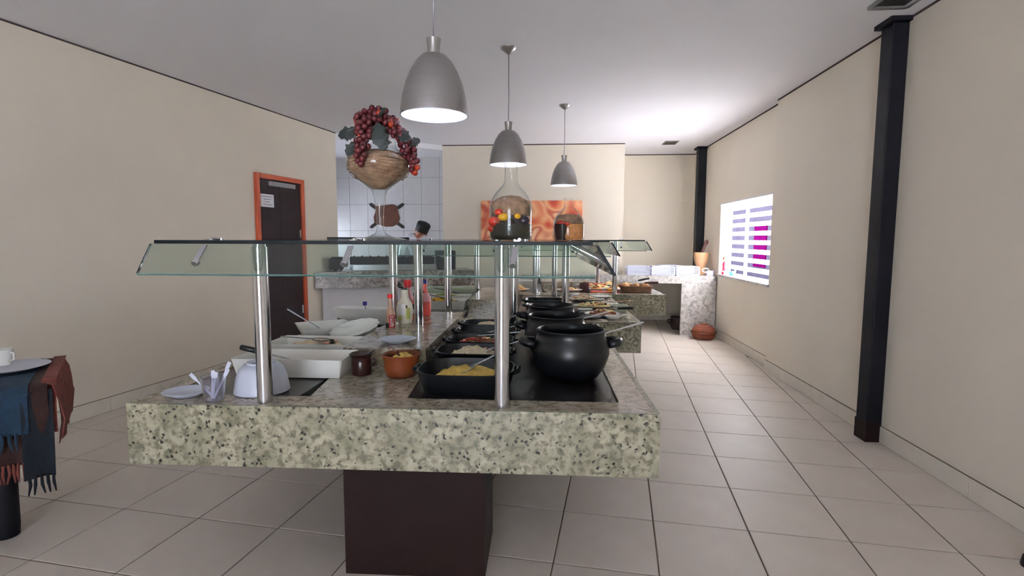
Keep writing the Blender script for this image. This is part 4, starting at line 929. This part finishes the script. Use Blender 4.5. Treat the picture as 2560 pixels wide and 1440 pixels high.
bunch('red grape bunch hanging straight down the front of the goblet', [(-.035, -.085, .50), (-.03, -.10, .45), (-.03, -.105, .41), (-.028, -.15, .36), (-.03, -.150, .315)], [.04, .034, .028, .022, .010], 56, 2)
bunch('long red grape bunch trailing down the right side of the goblet', [(.06, -.03, .50), (.105, -.03, .455), (.135, -.03, .40), (.155, -.03, .345), (.168, -.03, .285)], [.028, .03, .03, .024, .012], 62, 3)
t = thing('vine_leaves', 'dark green vine leaves tucked under the grapes', 'leaves', (GX, GY, SH_Z))
def leaf(p, d, n_, s):
    d = Vector(d).normalized(); n_ = Vector(n_).normalized(); sd = d.cross(n_).normalized()
    out = [(0, .08), (.22, .42), (.42, .35), (.55, .62), (.7, .36), (.85, .34), (1.0, 0)]
    pl = out + [(a, -b) for a, b in out[::-1][1:]]
    top = [Vector(p) + (d * a + sd * b * .75) * s + n_ * (.14 * s * math.sin(a * 3) - .18 * s * abs(b)) for a, b in pl]
    bot = [v_ - n_ * .0015 for v_ in top]; k = len(top)
    MB().add([tuple(v_) for v_ in top + bot], [tuple(range(k)), tuple(range(2 * k - 1, k - 1, -1))] + [(i, (i + 1) % k, k + (i + 1) % k, k + i) for i in range(k)]).build('leaf', 'leaf', t)
leaf((-.085, -.03, .47), (-1, -.1, -.25), (.2, -.9, .4), .085); leaf((-.08, -.04, .485), (-.8, -.2, -.9), (.1, -1, .2), .07)
leaf((-.075, -.05, .42), (-.5, -.1, -.6), (.1, -1, .1), .075); leaf((.02, -.07, .52), (.5, -.3, .3), (0, -.8, .6), .06)
leaf((.10, -.055, .46), (.8, -.1, -.55), (.1, -1, .3), .07); leaf((.15, -.04, .41), (.6, 0, .25), (0, -1, .2), .05)
leaf((.03, -.09, .49), (.05, -.1, -1), (.1, -1, .05), .10); leaf((.05, -.09, .455), (.0, -.05, -1), (.2, -1, .05), .08)

def inner(body, z0, z1, shrink):
    def rad(z):
        for (r0, a), (r1, b) in zip(body, body[1:]):
            if a <= z <= b and b > a: return r0 + (r1 - r0) * (z - a) / (b - a)
        return body[-1][0]
    zs = [z0 + (z1 - z0) * k / 6 for k in range(7)]
    return [(0, z0)] + [(max(rad(z) - shrink, .001), z) for z in zs] + [(0, z1)]
b2 = [(0, .001), (.095, .001), (.104, .008), (.108, .025), (.108, .17), (.106, .19), (.095, .215), (.075, .245), (.05, .272), (.037, .288), (.033, .30), (.032, .385), (.036, .395)]
t = thing('decorative_bottle', 'tall glass bottle of preserved peppers beside the goblet', 'bottle', (-.226, 2.70, SH_Z))
MB().lathe(b2, 44).build('bottle_body', 'clear_glass', t, True, auto=70)
MB().lathe(inner(b2, .004, .085, .004), 36).build('olive_layer', 'olive', t, True, auto=60)
MB().lathe(inner(b2, .086, .125, .016), 36).build('aubergine_layer', 'aubergine', t, True, auto=60)
MB().lathe([(0, .125), (.098, .126), (.103, .15), (.098, .185), (.08, .205), (.05, .222), (0, .23)], 36).build('straw_layer', 'straw', t, True)
for x, y, z, s_, m_ in ((-.075, -.065, .095, .034, 'pepper_red'), (-.03, -.096, .115, .026, 'pepper_yellow'), (-.05, -.085, .14, .024, 'pepper_red'), (.04, -.092, .12, .018, 'pepper_yellow'), (.07, -.07, .10, .03, 'aubergine'), (.0, -.09, .09, .03, 'olive'), (-.088, -.045, .06, .026, 'pepper_red')):
    MB().ell((x, y, z), (s_, .018, s_ * .75)).build('vegetable', m_, t, True)
b3 = [(0, .001), (.085, .001), (.094, .01), (.097, .03), (.097, .09), (.09, .13), (.07, .165), (.045, .19), (.03, .205), (.027, .215), (.027, .25), (.031, .262)]
t = thing('decorative_bottle', 'squat glass bottle with orange seeds right of the tall one', 'bottle', (.083, 3.30, SH_Z))
MB().lathe(b3, 44).build('bottle_body', 'clear_glass', t, True, auto=70)
MB().lathe(inner(b3, .004, .10, .004), 36).build('seed_layer', 'grain_orange', t, True, auto=60)
MB().lathe([(0, .003), (.04, .003), (.048, .05), (.052, .10), (0, .10)], 28, (-.038, -.048, 0)).build('aubergine_piece', 'brown_clay', t, True, auto=60)
MB().lathe([(.0, .101), (.09, .101), (.085, .125), (.068, .155), (0, .165)], 36).build('straw_layer', 'straw', t, True)
for x, y, z, s_, m_ in ((-.05, -.08, .105, .026, 'pepper_red'), (-.012, -.088, .1, .02, 'pepper_red'), (-.075, -.06, .085, .018, 'red_board')):
    MB().ell((x, y, z), (s_, .016, s_ * .6)).build('vegetable', m_, t, True)

# ------------------------------------------------------------------ table with runner at the left edge
TBR = .72; TBX, TBY = -2.262 - (.335 * math.cos(TBR) + .10 * math.sin(TBR)), 2.17 - (.335 * math.sin(TBR) - .10 * math.cos(TBR))
t = thing('side_table', 'dark wooden table at the left edge with one leg in view', 'table', (TBX, TBY, 0), TBR)
MB().box(-1.1, .30, -.06, .62, .70, .735).build('table_top', 'wood_dark', t, bevel=.004)
for x, y in ((.105, .11), (-1.0, .0), (-1.0, .55)):
    MB().lathe([(.046, 0), (.05, .05), (.052, .2), (.056, .7), (0, .7)], 16, (x, y, 0), cap0=True).build('leg', 'black_iron', t, True, auto=40)
t = thing('table_runner', 'blue and rust striped fringed cloth draped over the table', 'tablecloth', (TBX, TBY, .737), TBR)
def cloth(name, m_, ys, zs, x0, x1, seed, wav=.008, n=26, parent=t, th=.004):
    """hanging panel: profile (ys, zs) swept in x with soft folds"""
    rnd = random.Random(seed); ph = rnd.uniform(0, 6); vs = []; k = len(ys)
    for side in (0, 1):
        for i in range(n + 1):
            x = x0 + (x1 - x0) * i / n
            for j in range(k):
                d = max(0, -zs[j]); f_ = wav * (1 + 3 * d) * math.sin(x * 42 + ph + d * 3) * (1 if d > .01 else .15)
                vs.append((x + .3 * f_, ys[j] + f_ * .7 - (th if side else 0), zs[j] + (0 if not side else th * .6)))
    fs = []; N = (n + 1) * k
    for i in range(n):
        for j in range(k - 1):
            a = i * k + j; fs += [(a, a + 1, a + k + 1, a + k), (N + a, N + a + k, N + a + k + 1, N + a + 1)]
    for i in range(n): fs += [(i * k, (i + 1) * k, N + (i + 1) * k, N + i * k), (i * k + k - 1, N + i * k + k - 1, N + (i + 1) * k + k - 1, (i + 1) * k + k - 1)]
    for j in range(k - 1): fs += [(j, N + j, N + j + 1, j + 1), (n * k + j, n * k + j + 1, N + n * k + j + 1, N + n * k + j)]
    return MB().add(vs, fs).build(name, m_, parent, True, auto=70)
top_ys = [.6, .4, .2, .0, -.045, -.075, -.085, -.09]
cloth('blue_cloth', 'runner_blue', top_ys + [-.095, -.10, -.105], [.008, .008, .008, .008, .006, -.01, -.04, -.08, -.13, -.17, -.20], -1.0, .24, 1)
cloth('rust_cloth', 'runner_rust', [y + .006 for y in top_ys] + [-.085, -.085, -.088, -.09], [.003, .003, .003, .003, .001, -.012, -.04, -.10, -.18, -.26, -.32, -.345], .10, .305, 2)
cloth('navy_cloth', 'runner_dark', [-.075, -.085, -.095, -.10, -.105, -.11, -.115, -.115], [-.02, -.08, -.15, -.21, -.27, -.33, -.38, -.41], .215, .318, 3, .010)
cloth('pink_cloth', 'runner_pink', [.6, .35, .1, -.02, -.05, -.07, -.08], [.012, .012, .012, .008, -.02, -.10, -.22], .28, .332, 4, .006, 10)
side = MB()
pk = MB(); vs = []
for sd in (0, 1):
    for i in range(15):
        y = -.07 + .66 * i / 14
        for j, (dx, z) in enumerate(((0, .006), (.02, 0), (.03, -.04), (.035, -.10), (.045, -.17), (.04, -.24), (.035, -.28))):
            vs.append((.305 + dx + .010 * math.sin(y * 30 + j) * (j > 1) - (.004 if sd else 0), y, z))
N = 15 * 7; fs = []
for i in range(14):
    for j in range(6): a = i * 7 + j; fs += [(a, a + 7, a + 8, a + 1), (N + a, N + a + 1, N + a + 8, N + a + 7)]
for i in range(14): fs += [(i * 7, N + i * 7, N + i * 7 + 7, i * 7 + 7), (i * 7 + 6, i * 7 + 13, N + i * 7 + 13, N + i * 7 + 6)]
for j in range(6): fs += [(j, j + 1, N + j + 1, N + j), (98 + j, N + 98 + j, N + 99 + j, 99 + j)]
pk.add(vs, fs).build('side_drop', 'runner_pink', t, True, auto=70)
rnd = random.Random(9)
for x0, x1, z, y, m_, n in ((.10, .215, -.343, -.092, 'runner_pink', 7), (.215, .318, -.408, -.117, 'runner_dark', 5), (-.30, .23, -.198, -.107, 'runner_blue', 22)):
    for k in range(n):
        x = x0 + (x1 - x0) * (k + .5) / n
        MB().tube([(x, y, z + .01), (x + rnd.uniform(-.004, .004), y, z - .03), (x + rnd.uniform(-.01, .01), y - .002, z - .075)], [.006, .007, .003], 6).build('tassel', m_, t, True)
plate('white plate on the cloth at the left edge of the photo', (-2.70, 2.36, .7515), .16, 'white_plastic')
t = thing('white_cup', 'white cup on the plate at the left edge', 'cup', (-2.74, 2.37, .7735))
MB().lathe([(0, 0), (.026, 0), (.036, .03), (.042, .08), (.039, .08), (.033, .03), (0, .006)], 24).build('cup_body', 'white_ceramic', t, True, auto=50)
MB().tube([(.036, 0, .065), (.06, 0, .06), (.06, 0, .03), (.034, 0, .022)], .005).build('handle', 'white_ceramic', t, True)
t = thing('door_stop', 'small black rubber foot on the floor at the right edge', 'door stop', (2.075, 2.34, 0))
MB().lathe([(0, 0), (.034, 0), (.036, .01), (.03, .045), (.02, .06), (0, .062)], 20).build('rubber', 'black_plastic', t, True, auto=60)
MB().lathe([(0, .06), (.009, .06), (.008, .067), (0, .068)], 12).build('screw', 'steel_dull', t, True, auto=40)
